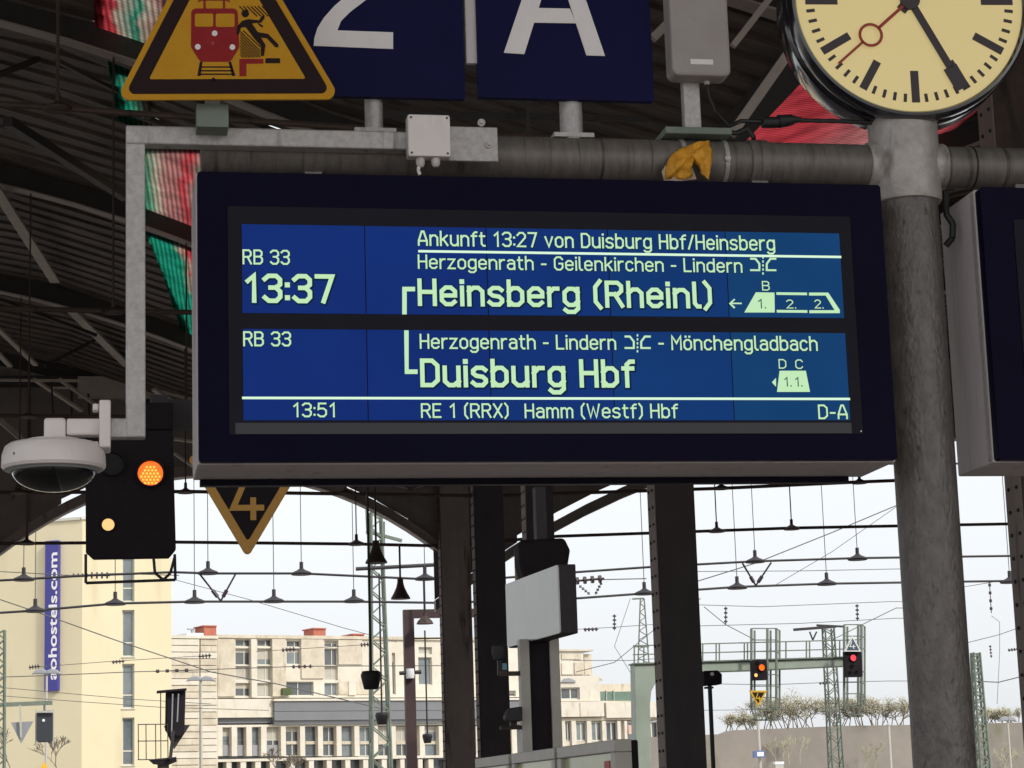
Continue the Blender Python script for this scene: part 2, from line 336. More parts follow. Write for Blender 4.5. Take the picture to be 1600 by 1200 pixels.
# ------------------------------------------------------------------ helpers: stroke lettering like an LCD matrix
GL = {
'1': (3, [[(.5, 5.5), (2.1, 7), (2.1, 0)]]), '2': (4, [[(0, 5.8), (1.1, 7), (2.9, 7), (4, 5.8), (4, 4.6), (0, 0), (4, 0)]]),
'3': (4, [[(0, 6.1), (1, 7), (3, 7), (4, 6), (4, 4.6), (3, 3.7), (1.5, 3.7)], [(2.9, 3.7), (4, 2.6), (4, 1.1), (3, 0), (1, 0), (0, .9)]]),
'4': (4.2, [[(3, 0), (3, 3.4)], [(1.7, 7), (0, 1.9), (4.2, 1.9)]]), '5': (4, [[(3.8, 7), (.4, 7), (.2, 3.9), (1, 4.3), (2.8, 4.3), (4, 3.2), (4, 1.2), (2.9, 0), (1, 0), (0, .9)]]),
'7': (4, [[(0, 7), (4, 7), (1.7, 0)]]), ':': (0, [('dot', 0, .9), ('dot', 0, 4.5)]), '.': (0, [('dot', 0, .1)]), '-': (2, [[(0, 2.9), (2, 2.9)]]),
'/': (2.4, [[(0, 0), (2.4, 7)]]), '(': (1.3, [[(1.3, 7.4), (0, 5.6), (0, 1.2), (1.3, -.6)]]), ')': (1.3, [[(0, 7.4), (1.3, 5.6), (1.3, 1.2), (0, -.6)]]),
'A': (4.2, [[(0, 0), (0, 2.1), (1.6, 7), (2.6, 7), (4.2, 2.1), (4.2, 0)], [(0, 2.1), (4.2, 2.1)]]),
'B': (4.2, [[(0, 3.7), (0, 7), (3, 7), (4, 6.1), (4, 4.6), (3, 3.7), (0, 3.7), (0, 0), (3.1, 0), (4.2, 1), (4.2, 2.7), (3.2, 3.7)]]),
'C': (4, [[(4, 5.7), (3, 7), (1.2, 7), (0, 5.7), (0, 1.3), (1.2, 0), (3, 0), (4, 1.3)]]), 'D': (4, [[(0, 0), (0, 7), (2.6, 7), (4, 5.6), (4, 1.4), (2.6, 0), (0, 0)]]),
'E': (3.6, [[(3.6, 7), (0, 7), (0, 0), (3.6, 0)], [(0, 3.6), (3, 3.6)]]), 'G': (4.1, [[(4, 5.8), (3, 7), (1.2, 7), (0, 5.7), (0, 1.3), (1.2, 0), (3, 0), (4.1, 1.2), (4.1, 3.4), (2.4, 3.4)]]),
'H': (4, [[(0, 0), (0, 7)], [(4, 0), (4, 7)], [(0, 3.6), (4, 3.6)]]), 'L': (3.4, [[(0, 7), (0, 0), (3.4, 0)]]), 'M': (4.6, [[(0, 0), (0, 7), (2.3, 3.2), (4.6, 7), (4.6, 0)]]),
'R': (4.1, [[(0, 0), (0, 7), (3, 7), (4, 6), (4, 4.5), (3, 3.5), (0, 3.5)], [(2.2, 3.5), (4.1, 0)]]), 'W': (6, [[(0, 7), (1.5, 0), (3, 5.5), (4.5, 0), (6, 7)]]), 'X': (4, [[(0, 7), (4, 0)], [(4, 7), (0, 0)]]),
'a': (3.5, [[(.3, 4.5), (1, 5), (2.5, 5), (3.5, 4.1), (3.5, 0)], [(3.5, 3), (1, 3), (0, 2.1), (0, .9), (.9, 0), (2.4, 0), (3.5, .9)]]),
'b': (3.6, [[(0, 0), (0, 7)], [(0, 3.9), (1.1, 5), (2.5, 5), (3.6, 3.9), (3.6, 1.1), (2.5, 0), (1.1, 0), (0, 1.1)]]), 'c': (3.3, [[(3.3, 4.2), (2.5, 5), (1.1, 5), (0, 3.9), (0, 1.1), (1.1, 0), (2.5, 0), (3.3, .8)]]),
'd': (3.6, [[(3.6, 0), (3.6, 7)], [(3.6, 3.9), (2.5, 5), (1.1, 5), (0, 3.9), (0, 1.1), (1.1, 0), (2.5, 0), (3.6, 1.1)]]),
'e': (3.6, [[(0, 2.6), (3.6, 2.6), (3.6, 3.9), (2.5, 5), (1.1, 5), (0, 3.9), (0, 1.1), (1.1, 0), (2.6, 0), (3.4, .7)]]), 'f': (2.5, [[(2.6, 7), (1.8, 7), (.9, 6.1), (.9, 0)], [(0, 5), (2.4, 5)]]),
'g': (3.6, [[(3.6, 1.2), (2.5, .1), (1.1, .1), (0, 1.2), (0, 3.9), (1.1, 5), (2.5, 5), (3.6, 3.9)], [(3.6, 5), (3.6, -1), (2.6, -2), (.8, -2), (.1, -1.4)]]),
'h': (3.6, [[(0, 0), (0, 7)], [(0, 3.9), (1.2, 5), (2.5, 5), (3.6, 3.9), (3.6, 0)]]), 'i': (0, [[(0, 0), (0, 5)], ('dot', 0, 6.8)]), 'k': (3.4, [[(0, 0), (0, 7)], [(3.2, 5), (0, 2.2)], [(1.2, 3.2), (3.4, 0)]]),
'l': (1.1, [[(0, 7), (0, 1), (.7, 0), (1.3, 0)]]), 'm': (5.6, [[(0, 0), (0, 5)], [(0, 4), (1, 5), (1.9, 5), (2.8, 4), (2.8, 0)], [(2.8, 4), (3.8, 5), (4.7, 5), (5.6, 4), (5.6, 0)]]),
'n': (3.6, [[(0, 0), (0, 5)], [(0, 3.9), (1.2, 5), (2.5, 5), (3.6, 3.9), (3.6, 0)]]), 'o': (3.6, [[(1.1, 0), (2.5, 0), (3.6, 1.1), (3.6, 3.9), (2.5, 5), (1.1, 5), (0, 3.9), (0, 1.1), (1.1, 0)]]),
'\u00f6': (3.6, [[(1.1, 0), (2.5, 0), (3.6, 1.1), (3.6, 3.9), (2.5, 5), (1.1, 5), (0, 3.9), (0, 1.1), (1.1, 0)], ('dot', .8, 6.7), ('dot', 2.8, 6.7)]),
'r': (2.3, [[(0, 0), (0, 5)], [(0, 3.6), (1.2, 5), (2.3, 5)]]), 's': (3.4, [[(3.3, 4.4), (2.6, 5), (1, 5), (.1, 4.2), (.1, 3.4), (.9, 2.7), (2.6, 2.4), (3.4, 1.6), (3.4, .9), (2.6, 0), (.8, 0), (0, .7)]]),
't': (2.4, [[(.8, 6.6), (.8, 1), (1.6, 0), (2.4, 0)], [(0, 5), (2.3, 5)]]), 'u': (3.6, [[(0, 5), (0, 1.1), (1.1, 0), (2.4, 0), (3.6, 1.1)], [(3.6, 5), (3.6, 0)]]),
'v': (3.6, [[(0, 5), (1.8, 0), (3.6, 5)]]), 'z': (3.4, [[(0, 5), (3.3, 5), (0, 0), (3.4, 0)]]),
}
def ribbon(mb, pts, w, d):
    P2 = [Vector(p) for p in pts]; closed = (P2[0]-P2[-1]).length < 1e-6
    if closed: P2 = P2[:-1]
    n = len(P2); A = []; B = []
    for i in range(n):
        a = P2[i-1] if (i > 0 or closed) else None; b = P2[i]; c = P2[(i+1) % n] if (i < n-1 or closed) else None
        if a is None: t0 = t1 = (c-b).normalized()
        elif c is None: t0 = t1 = (b-a).normalized()
        else: t0, t1 = (b-a).normalized(), (c-b).normalized()
        n0, n1 = Vector((-t0.y, t0.x)), Vector((-t1.y, t1.x)); m_ = (n0+n1)
        m_ = n0 if m_.length < .2 else m_.normalized(); k = 1/max(.5, m_.dot(n0))
        b2 = b
        if a is None: b2 = b-t0*w*.5
        if c is None: b2 = b+t0*w*.5
        A.append(b2+m_*w*.5*k); B.append(b2-m_*w*.5*k)
    idx = range(n if closed else n-1)
    mb.add([(p.x, d, p.y) for p in A]+[(p.x, d, p.y) for p in B], [(i, (i+1) % n, n+(i+1) % n, n+i) for i in idx])
def stroke(F, s, xl, xr, base, cap, mt, parent, d, weight=1.0, gap=1.75, space=2.7, name='letter', edge=None):
    """every character is its own flat part"""
    u0, v0 = F.px(xl, base, d); u1, _ = F.px(xr, base, d); _, vt = F.px(xl, base-cap, d)
    adv = 0; pos = []
    for i, ch in enumerate(s):
        if ch == ' ': adv += space; continue
        pos.append((ch, adv)); adv += GL[ch][0]+gap
    tot = adv-gap; sy = (vt-v0)/(7+weight); wt = weight*sy; sx = (u1-u0-wt)/tot
    for ch, x in pos:
        mb = MB(F); ne = 0
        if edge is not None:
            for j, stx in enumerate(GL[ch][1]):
                if stx[0] != 'dot': ribbon(mb, [(u0+wt/2+(x+a)*sx+wt*.16, v0+wt/2+b*sy-wt*.16) for a, b in stx], wt*1.55, d-.0009+j*.0001)  # stroke's shadow drawn as a wider dark copy, offset down and right
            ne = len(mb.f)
        for j, stx in enumerate(GL[ch][1]):
            dd = d+j*.0003
            if stx[0] == 'dot':
                cu_, cv_ = u0+wt/2+(x+stx[1])*sx, v0+wt/2+stx[2]*sy; h = wt*.56; mb.add([(cu_-h, dd, cv_-h), (cu_+h, dd, cv_-h), (cu_+h, dd, cv_+h), (cu_-h, dd, cv_+h)], [(0, 1, 2, 3)])
            else: ribbon(mb, [(u0+wt/2+(x+a)*sx, v0+wt/2+b*sy) for a, b in stx], wt, dd)
        o = mb.build(name, mt, parent, fix=False)
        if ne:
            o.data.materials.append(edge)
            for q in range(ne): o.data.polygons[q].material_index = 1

# ================================================================== SETTING
g = MB().box(-500, 500, -60, 900, -1.2, -.8).build('ground', M['ground']); tag(g, kind='structure')
pl = MB().box(.2, 9.5, -30, 95, -.8, 0).build('platform', M['platform'], bev=.03); tag(pl, kind='structure')
pl2 = MB().box(-18, -8.5, -30, 95, -.8, 0).build('platform', M['platform'], bev=.03); tag(pl2, kind='structure')

# ------------------------------------------------------------------ train shed
YK = [19.07 + 7.47*k for k in range(-3, 5)]        # frame positions, last one is the open gable
VX = 6.85
def prof(x):
    if x > VX: x = 2*VX - x
    if x > 2.5: return 9.8875 - .29*(x-2.5)
    return 10.85 - .31*x - .03*x*x
ROOF = .38
def roof_hit(px, py):
    d = ray(px, py); t = 2.0
    while t < 120:
        p = CAMP + d*t
        if p.z >= prof(p.x)+ROOF: return p
        t += .02
    return CAMP + d*t
shed = thing('train_shed', 'dark arched station hall roof on riveted steel columns, open at the far gable', 'station hall', (7.3, 30, 0))
SKY = {
 'a': [(166, -60), (166, 48), (215, 76), (262, 92), (262, -60)],
 'b': [(229, 232), (229, 328), (262, 337), (330, 370), (330, 232)],
 'c': [(233, 361), (305, 392), (400, 424), (400, 575), (303, 522), (262, 430)],
 'f': [(184, 110), (202, 168), (224, 172), (206, 118)],
 'd': [(1148, 200), (1240, 98), (1330, 118), (1470, 200), (1440, 262), (1150, 262)],
}
SKYP = {k: [(roof_hit(*q).x, roof_hit(*q).y) for q in v] for k, v in SKY.items()}
SKYP['d'] = [(VX+.12, 20.5), (10.9, 20.5), (10.9, 28.0), (VX+.12, 28.0)]     # lies wholly in the right nave, beside the valley
def spans(poly, y):                        # x intervals of a plan polygon at height y
    xs = []
    for i in range(len(poly)):
        (x0, y0), (x1, y1) = poly[i-1], poly[i]
        if (y0 <= y) != (y1 <= y): xs.append(x0+(y-y0)/(y1-y0)*(x1-x0))
    xs.sort(); return list(zip(xs[0::2], xs[1::2]))
def roof_strip(mb, x0, x1, y0, y1, z, th, step, sk0=0.0, sk1=0.0):   # sk: slant of the two ends
    n = max(1, int(math.ceil((x1-x0)/step))); p = []; f = []
    for i in range(n+1):
        x = x0+(x1-x0)*i/n; s_ = (sk0+(sk1-sk0)*i/n)/2; xa, xb = x-s_, x+s_; h, g_ = prof(xa)+z, prof(xb)+z
        p += [(xa, y0, h-.045), (xb, y1, g_), (xb, y1, g_+th), (xa, y0, h+th)]
    for i in range(n):
        a, b = i*4, i*4+4
        f += [(a, a+1, b+1, b), (a+1, a+2, b+2, b+1), (a+2, a+3, b+3, b+2), (a+3, a, b, b+3)]
    f += [(0, 3, 2, 1), (n*4, n*4+1, n*4+2, n*4+3)]
    mb.add(p, f)
# big unseen sheets overhead and to the left, then single boards where they can be told apart
mb = MB(); roof_strip(mb, -8.5, VX-.05, -7, 9.0, ROOF, .04, 2.0); roof_strip(mb, -17.5, -8, 9.0, 49.3, ROOF, .04, 2); roof_strip(mb, VX+.05, 32, -7, 16.0, ROOF, .04, 2.0); roof_strip(mb, 22, 32, 16.0, 49.3, ROOF, .04, 2.0)
mb.build('roof_sheet', M['board'], shed)
y = 9.0; BW = .5
while y < 49.0:
    y1 = min(y+BW+.004, 49.3); ym = (y+y1)/2
    cuts = []
    for poly in SKYP.values():
        s0, s1, sm = spans(poly, y+.01), spans(poly, y1-.01), spans(poly, ym)
        for i, (a, b) in enumerate(sm):
            ok = len(s0) == len(s1) == len(sm)
            da, db = [q if abs(q) < .4 else 0 for q in (s1[i][0]-s0[i][0], s1[i][1]-s0[i][1])] if ok else (0, 0)
            cuts.append((a, b, da, db))
    for lo, hi in ((-8.0, VX-.04), (VX+.04, 22.0)):
        if lo > 0 and y < 15.99: continue
        x = lo; sk = 0.0
        for a, b, da, db in sorted(q for q in cuts if lo < (q[0]+q[1])/2 < hi)+[(hi, hi, 0, 0)]:
            if a-x > .05:
                mb = MB(); roof_strip(mb, x, a, y, y1, ROOF+random.uniform(-.006, .006), .03, 2.6 if lo < 0 else 3.6, sk, da); mb.build('roof_board', M['board'], shed)
            if b >= x: x, sk = b, db
    y += BW
for k, poly in SKYP.items():
    ex, ey = (.07, .3) if k == 'd' else (.14, .6)
    gx, gy = sum(q[0] for q in poly)/len(poly), sum(q[1] for q in poly)/len(poly)
    poly = [(x+(ex if x > gx else -ex), y+(ey if y > gy else -ey)) for x, y in poly]
    ys = [q[1] for q in poly]; y0, y1 = min(ys), max(ys); mb = MB(); st = .1 if k != 'd' else 20.0; y = y0+.001
    while y < y1:
        for a, b in spans(poly, min(y+st/2, y1-.001)):
            n = max(1, int((b-a)/.5)); pts = []
            for i in range(n+1):
                x = a+(b-a)*i/n; h = prof(x)+ROOF-.075
                pts += [(x, y, h), (x, min(y+st*1.15, y1), h)]
            mb.add(pts, [(2*i, 2*i+1, 2*i+3, 2*i+2) for i in range(n)])
        y += st
    mb.build('skylight_panel', M['sky_'+k], shed, fix=False)
MB().box(VX-.16, VX+.2, -7, 49.3, prof(VX)+.18, prof(VX)+.30).build('valley_gutter', M['rib'], shed)
def sweep(mb, xs, zf, y0, y1, h):           # bar with a rectangular section following a curve in x
    p = []; f = []
    for x in xs:
        z = zf(x); p += [(x, y0, z), (x, y1, z), (x, y1, z+h), (x, y0, z+h)]
    for i in range(len(xs)-1):
        a, b = 4*i, 4*i+4
        f += [(a, a+1, b+1, b), (a+1, a+2, b+2, b+1), (a+2, a+3, b+3, b+2), (a+3, a, b, b+3)]
    L = 4*(len(xs)-1); f += [(0, 3, 2, 1), (L, L+1, L+2, L+3)]
    mb.add(p, f)
XL = [-17+i*((VX+16.92)/30) for i in range(31)]; XRt = [VX+.08+i*(24.2/24) for i in range(25)]
for yk in YK:
    for xs in (XL, XRt):
        mb = MB(); sweep(mb, xs, lambda x: prof(x)+.025, yk-.03, yk+.03, .34); rb = mb.build('arch_rib', M['rib'], shed)
        mb = MB(); sweep(mb, xs, lambda x: prof(x), yk-.12, yk+.12, .022); mb.build('flange', M['flange'], rb)
MB().box(31.6, 31.9, -9, 49.3, 0, prof(31.6)+.3).build('light_block_wall', M['apron'], shed)  # added out of view to cut the light from the right
# braces and struts under the roof
def strut(a, b, w, h, mt, name='brace'):
    return MB().bar(P(*a), P(*b), w, h).build(name, mt, shed)
strut((12, 190, 27), (196, 308, 33), .12, .12, M['rib'])
strut((-10, 290, 33.4), (86, 440, 40), .17, .05, M['strut'])
strut((-10, 120, 25), (60, 92, 27.5), .06, .06, M['rib']); strut((90, 95, 25), (182, 142, 27.5), .05, .05, M['rib'])
strut((112, 486, 41), (200, 572, 46.5), .17, .05, M['strut']); strut((0, 468, 40.5), (150, 524, 42), .06, .06, M['rib']); strut((70, 572, 42), (160, 525, 44), .05, .05, M['rib'])
strut((-5, 512, 41), (56, 570, 44), .09, .05, M['strut']); strut((-5, 550, 42), (16, 572, 44), .09, .05, M['strut'])
strut((52, 592, 46), (128, 642, 47), .09, .05, M['strut']); strut((92, 592, 46.4), (150, 633, 47), .09, .05, M['strut']); strut((0, 594, 46), (127, 595, 46), .05, .05, M['strut']); strut((82, 606, 46), (110, 606, 46), .04, .04, M['strut'])
strut((240, 608, 46), (306, 654, 46.5), .15, .06, M['strut']); strut((252, 612, 47), (310, 627, 47), .06, .05, M['strut']); strut((270, 668, 47.5), (310, 666, 47.5), .09, .05, M['strut']); strut((272, 686, 47), (310, 691, 47), .10, .05, M['strut']); strut((272, 708, 46.5), (306, 732, 46.5), .10, .05, M['strut'])
strut((0, 657, 45), (36, 688, 45), .16, .1, M['flange']); strut((80, 590, 46), (84, 660, 46), .04, .04, M['rib']); strut((45, 575, 44), (47, 690, 44), .05, .05, M['rib'])
strut((20, 780, 47.5), (46, 700, 47.5), .04, .04, M['rib']); strut((112, 600, 47), (112, 680, 47), .05, .05, M['rib']); strut((138, 615, 47), (140, 665, 47), .05, .05, M['rib'])
strut((1143, 210, 13), (1262, 40, 13), .06, .06, M['flange']); strut((1145, 72, 14.5), (1210, -12, 14.5), .045, .045, M['flange']); strut((1020, 60, 15), (1060, 20, 15), .06, .06, M['flange'])
strut((590, 178, 16.5), (1010, 186, 17.5), .04, .05, M['rib']); strut((824, 160, 16.8), (826, 214, 16.8), .03, .03, M['rib'])
# gable: beam, apron and lower edge arch
yg = YK[-1]
def lin(pts):
    def f(x):
        if x <= pts[0][0]: return pts[0][1]
        for (a, b), (c, d) in zip(pts[:-1], pts[1:]):
            if x <= c: return b+(d-b)*(x-a)/(c-a)
        return pts[-1][1]
    return f
def arc(x0, x1, zs, zc):
    return lambda x: zs+(zc-zs)*(1-abs((2*x-x0-x1)/(x1-x0))**2.15)
eL = arc(-2.15, 7.5, 7.25, 9.02); eLL = arc(-11.6, -2.15, 7.36, 9.02); eR = arc(7.36, 30, 5.97, 9.83)
def edge(f, x0, x1, nm='edge_arch'):
    xs = [x0+(x1-x0)*i/26 for i in range(27)]
    mb = MB(); sweep(mb, xs, f, yg+.05, yg+.30, .22); rb = mb.build(nm, M['colbrown'], shed)
    mb = MB(); sweep(mb, xs, lambda x: f(x)-.03, yg-.03, yg+.34, .028); mb.build('flange', M['flange'], rb)
edge(eL, -2.15, 7.5); edge(eLL, -11.6, -2.15); edge(eR, 7.36, 30)
def apron(f, x0, x1, n, gap):
    for i in range(n):
        a, b = x0+(x1-x0)*i/n-.01, x0+(x1-x0)*(i+1)/n+.01; dy = .03*(i % 2)
        g0 = .22 + gap(i, n)
        mb = MB()
        p = [(a, yg+.12, f(a)+g0), (b, yg+.12, f(b)+g0), (b, yg+.12, prof(b)+.3), (a, yg+.12, prof(a)+.3)]
        if p[2][2]-p[1][2] < .02 or p[3][2]-p[0][2] < .02: continue
        p = [(x, y+dy, z) for x, y, z in p]; q = [(x, y+.025, z) for x, y, z in p]
        mb.add(p+q, [(0, 1, 2, 3), (7, 6, 5, 4), (0, 4, 5, 1), (1, 5, 6, 2), (2, 6, 7, 3), (3, 7, 4, 0)]); mb.build('apron_panel', M['apron'], shed)
apron(eL, -2.15, 7.5, 14, lambda i, n: (0, .02, .12, .13, .02, 0, .03, 0, .02, .14, .12, .05, .03, .02)[i])
apron(eLL, -11.6, -2.15, 9, lambda i, n: .02)
apron(eR, 7.36, 30, 24, lambda i, n: .17 if i in (2, 3, 4, 5) else .015)
mb = MB(); mb.box(-.42, 2.4, yg-.35, yg-.13, 10.66, 11.12); mb.build('gable_beam', M['strut'], shed)
mb = MB(); mb.box(-8, -.44, yg-.30, yg-.12, 10.92, 11.14); mb.build('gable_beam', M['rib'], shed)
# columns of the middle row
def column(px0, px1, py, y, mt, strip, label):
    a, b = P(px0, py, y-.17).x, P(px1, py, y-.17).x
    zt = 9.3
    c = MB().box(a, b, y-.17, y+.17, 0, zt).build('steel_column', mt, shed, bev=.012)
    tag(c, label)
    MB().box(a-.016, a-.002, y-.18, y+.16, .4, zt).build('side_plate', strip, c)
    mb = MB()
    z = 1.2
    while z < zt-.2:
        for yy in (y-.11, y+.07): mb.lathe((a-.016, yy, z), [(.02, 0), (.018, -.012), (.008, -.018)], 6, 'x')
        z += .21
    mb.build('rivet_row', M['rib'], c)['kind'] = 'stuff'
    mb = MB(); mb.box(a-.06, b+.06, y-.22, y+.22, 0, .35); mb.build('base', mt, c)
column(1606, 1700, 900, YK[3], M['rust'], M['colbrown'], 'riveted column cut off by the right edge of the photo')
column(1029, 1091, 900, YK[4], M['col'], M['colbrown'], 'broad dark column with a riveted brown edge beneath the right half of the display')
column(823, 866, 820, YK[5], M['col'], M['colbrown'], 'dark column behind the slanted white monitor')
column(742, 788, 820, YK[6], M['col'], M['rust'], 'nearly black column left of the slanted white monitor')
column(690, 736, 900, YK[7]-.2, M['colbrown'], M['rust'], 'column at the gable end, coloured lighter brown for the daylight on it')  # lighter colour stands in for light from the open gable
# tie rods with conical fittings and hangers
def cone_mb(c, w):
    return MB().lathe(c, [(.07*w, -.10*w), (.46*w, -.10*w), (.5*w, -.04*w), (.44*w, .02*w), (.2*w, .12*w), (.09*w, .2*w), (.085*w, .5*w), (.02*w, .5*w)], 16)
def tie(parent, name, y, pts, r, fits, w, mt, top=None, hr=None):
    q = [P(a, b, y) for a, b in pts]
    t = MB().path(q, r, 8).build(name, mt, parent, smooth=True)
    for a, b in fits:
        c = P(a, b, y)
        cone_mb(c, w).build('cone_fitting', M['rust'], t if parent is not None else t, smooth=True)
        z1 = (top if top else prof(c.x)+.05)
        if z1 > c.z+.3: MB().tube(c+Vector((0, 0, .1)), (c.x, c.y, z1), hr or .012, 5).build('hanger', mt, t)
    return t
tie(shed, 'tie_rod', YK[3], [(-300, 145), (90, 168), (190, 176), (640, 205), (1540, 246)], .030, [(90, 168), (-190, 152)], .26, M['rust'], hr=.016)
tie(shed, 'tie_rod', YK[4], [(-200, 474), (0, 482), (180, 486), (1010, 500)], .032, [(177, 486), (-120, 478)], .26, M['rust'], hr=.014)
tie(shed, 'tie_rod', YK[5], [(-100, 648), (45, 650), (300, 652), (880, 660)], .030, [(45, 650), (292, 652)], .28, M['rust'], hr=.014)
tie(shed, 'tie_rod', YK[6], [(-60, 770), (150, 769), (290, 768), (760, 775), (1127, 763), (1343, 753), (1420, 750)], .034, [(30, 769), (290, 768), (1127, 762), (1343, 753), (540, 770)], .33, M['rust'], hr=.014)
tie(shed, 'tie_rod', YK[7], [(-60, 850), (42, 849), (270, 847), (557, 850), (690, 853), (870, 838), (1015, 833), (1237, 825), (1390, 822), (1610, 818)], .036, [(42, 848), (557, 849), (1237, 825), (1120, 829)], .40, M['rust'], hr=.014)

# ================================================================== FOREGROUND: mast, pipe, display, signs, clock
YS, YP = 7.50, 7.72
def circ(cx, cz, r, n=48, a0=0.0): return [(cx+r*math.cos(a0+2*math.pi*i/n), cz+r*math.sin(a0+2*math.pi*i/n)) for i in range(n)]
def pxpoly(F, pts, d=0): return [F.px(x, y, d) for x, y in pts]
def revolve(F, cx, cz, prof_, n=64):        # (radius, d) revolved about the plane's normal
    mb = MB(F); p = []
    for r, d in prof_: p += [(u, d, v) for u, v in circ(cx, cz, r, n)]
    f = []
    for k in range(len(prof_)-1):
        for i in range(n):
            j = (i+1) % n; f.append((k*n+i, k*n+j, (k+1)*n+j, (k+1)*n+i))
    mb.add(p, f); return mb
# ---- mast with cross pipe
PXC, PR = 2.985, .113
PZ, PIR = 3.968, .080
mast = thing('sign_mast', 'weathered galvanised tubular mast with sleeve and long cross pipe carrying the displays', 'mast', (PXC, YP, 0))
zs0, zs1 = P(1420, 318, YP).z, P(1416, 180, YP).z
MB().tube((PXC, YP, 0), (PXC, YP, zs0+.05), PR, 40).build('pole', M['pillar'], mast, smooth=True)
mb = MB().lathe((PXC, YP, 0), [(PR+.001, zs0-.004), (PR+.012, zs0-.002), (PR+.017, zs0+.012), (PR+.017, zs1-.02), (PR+.013, zs1), (.02, zs1+.002)], 40)
mb.build('sleeve', M['sleeve'], mast, smooth=True)
mb = MB().tube((PXC-.155, YP, PZ), (PXC+.15, YP, PZ), .089, 28); mb.build('cross_sleeve', M['sleeve'], mast, smooth=True, bev=.006)
mb = MB().tube((.36, YP, PZ), (PXC-.1, YP, PZ), PIR, 32); mb.build('cross_pipe', M['pipe'], mast, smooth=True)
mb = MB().tube((PXC+.1, YP, PZ), (6.4, YP, PZ), PIR, 32); mb.build('cross_pipe', M['pipe'], mast, smooth=True)
mb = MB().tube((PXC+.255, YP, PZ), (PXC+.262, YP, PZ), PIR+.002, 32); mb.build('pipe_joint', M['cable'], mast)
for x_ in (488, 1182):
    c = P(x_, 270, YP); MB().tube((c.x-.035, YP, PZ), (c.x+.035, YP, PZ), PIR+.007, 28).build('pipe_clamp', M['pipe'], mast, smooth=True)
    MB().box(c.x-.03, c.x+.03, YP-.04, YP+.04, 3.80, PZ-PIR+.004).build('hanger_plate', M['pipe'], mast)
for x_ in (1062, 1128): 
    c = P(x_, 250, YP); MB().tube((c.x-.008, YP, PZ), (c.x+.008, YP, PZ), PIR+.004, 28).build('strap', M['galv'], mast, smooth=True)
bo = P(1137, 248, YP-PIR); MB().lathe((bo.x, bo.y, bo.z), [(.012, .01), (.012, -.008), (.006, -.012)], 8, 'y').build('bolt', M['boxgrey'], mast)
for x_, w_ in ((584, .033), (892, .042)):     # stubs that carry the plates
    c = P(x_, 180, YP); MB().tube((c.x, YP, PZ+PIR-.01), (c.x, YP, 4.215), w_, 20).build('stub_post', M['galv'], mast, smooth=True)
    MB().box(c.x-.075, c.x+.075, YP-.045, YP+.045, PZ+PIR-.006, PZ+PIR+.01).build('stub_flange', M['galv'], mast)
    MB().box(c.x-.085, c.x+.085, YP-.045, YP+.03, 4.216, 4.232).build('stub_flange', M['galv'], mast)

# ---- departure display
FS = plane(YS)
uL, uR, vB, vT = .335, 2.800, 2.815, 3.835
disp = thing('departure_display', 'wide black platform display with blue lit screen listing train departures', 'display', ((uL+uR)/2, YS+.2, vB))
mb = MB(FS).box(uL-.004, uR+.004, -.392, -.032, vB, vT); mb.build('housing', M['alu'], disp, bev=.006)
mb = MB(FS).prism(rrect(uL, uR, vB+.004, vT-.004, .012), -.031, 0); mb.build('front_frame', M['glass_front'], disp)
ub, _ = FS.px(1322, 748, -.39)
MB(FS).box(uL+.02, ub, -.40, -.36, vB-.024, vB-.002).build('rear_lip', M['signblk'], disp)
a0, b0 = FS.px(358, 322)[0], FS.px(338, 678)[1]
i0, i1 = FS.px(357, 500)[0], FS.px(1337, 500)[0]; j1, j0 = FS.px(800, 330)[1], FS.px(800, 679)[1]
MB(FS).prism(rrect(i0, i1, j0, j1, .006), .0005, .004).build('inner_frame', M['inner'], disp)
MB(FS).box(i0+.02, FS.px(1330, 672)[0], .0045, .006, FS.px(800, 678)[1], FS.px(800, 661)[1]).build('lower_strip', mat('strip_grey', (.03, .027, .036), .5), disp)
l0, l1 = FS.px(378, 500)[0], FS.px(1319, 500)[0]
rows = [(FS.px(800, 357.5)[1], FS.px(800, 493)[1]), (FS.px(800, 517.5)[1], FS.px(800, 657)[1])]
cols = [l0] + [FS.px(x, 500)[0] for x in (572, 763, 954, 1139)] + [l1]
lc = [((.0052, .025, .165), (.0068, .029, .185)), ((.0052, .026, .170), (.0068, .030, .188)), ((.005, .030, .170), (.0065, .034, .185)), ((.005, .038, .165), (.0065, .043, .182)), ((.0055, .048, .158), (.0075, .057, .175))]
for ri, (t, b) in enumerate(rows):
    for ci in range(5):
        c0, c1 = lc[ci]; k = 1.0 if ri == 0 else 1.0
        mt = lcd_mat('lcd_blue', tuple(q*.74 for q in c0), tuple(q*.92 for q in c1))
        MB(FS).box(cols[ci]+.0019, cols[ci+1]-.0019, .0045, .007, b, t).build('lcd_panel', mt, disp)
D1 = .0085
T, TL = M['lcdtxt'], M['lcdline']
def prt(s, xl, xr, base, cap, bold=0.0): return stroke(FS, s, xl, xr, base, cap, T, disp, D1, 1.25 if bold > .02 else .96, 1.9 if bold > .02 else 1.8, 3.0, edge=M['lcdshadow'])
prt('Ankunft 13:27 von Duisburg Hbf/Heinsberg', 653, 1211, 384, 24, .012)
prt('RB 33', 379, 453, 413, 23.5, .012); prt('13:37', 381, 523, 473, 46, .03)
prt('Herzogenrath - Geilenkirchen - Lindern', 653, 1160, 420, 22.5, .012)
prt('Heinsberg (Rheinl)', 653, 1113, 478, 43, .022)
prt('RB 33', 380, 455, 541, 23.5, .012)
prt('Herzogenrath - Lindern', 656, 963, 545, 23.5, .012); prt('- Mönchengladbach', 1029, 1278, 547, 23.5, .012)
prt('Duisburg Hbf', 657, 993, 605, 45, .022)
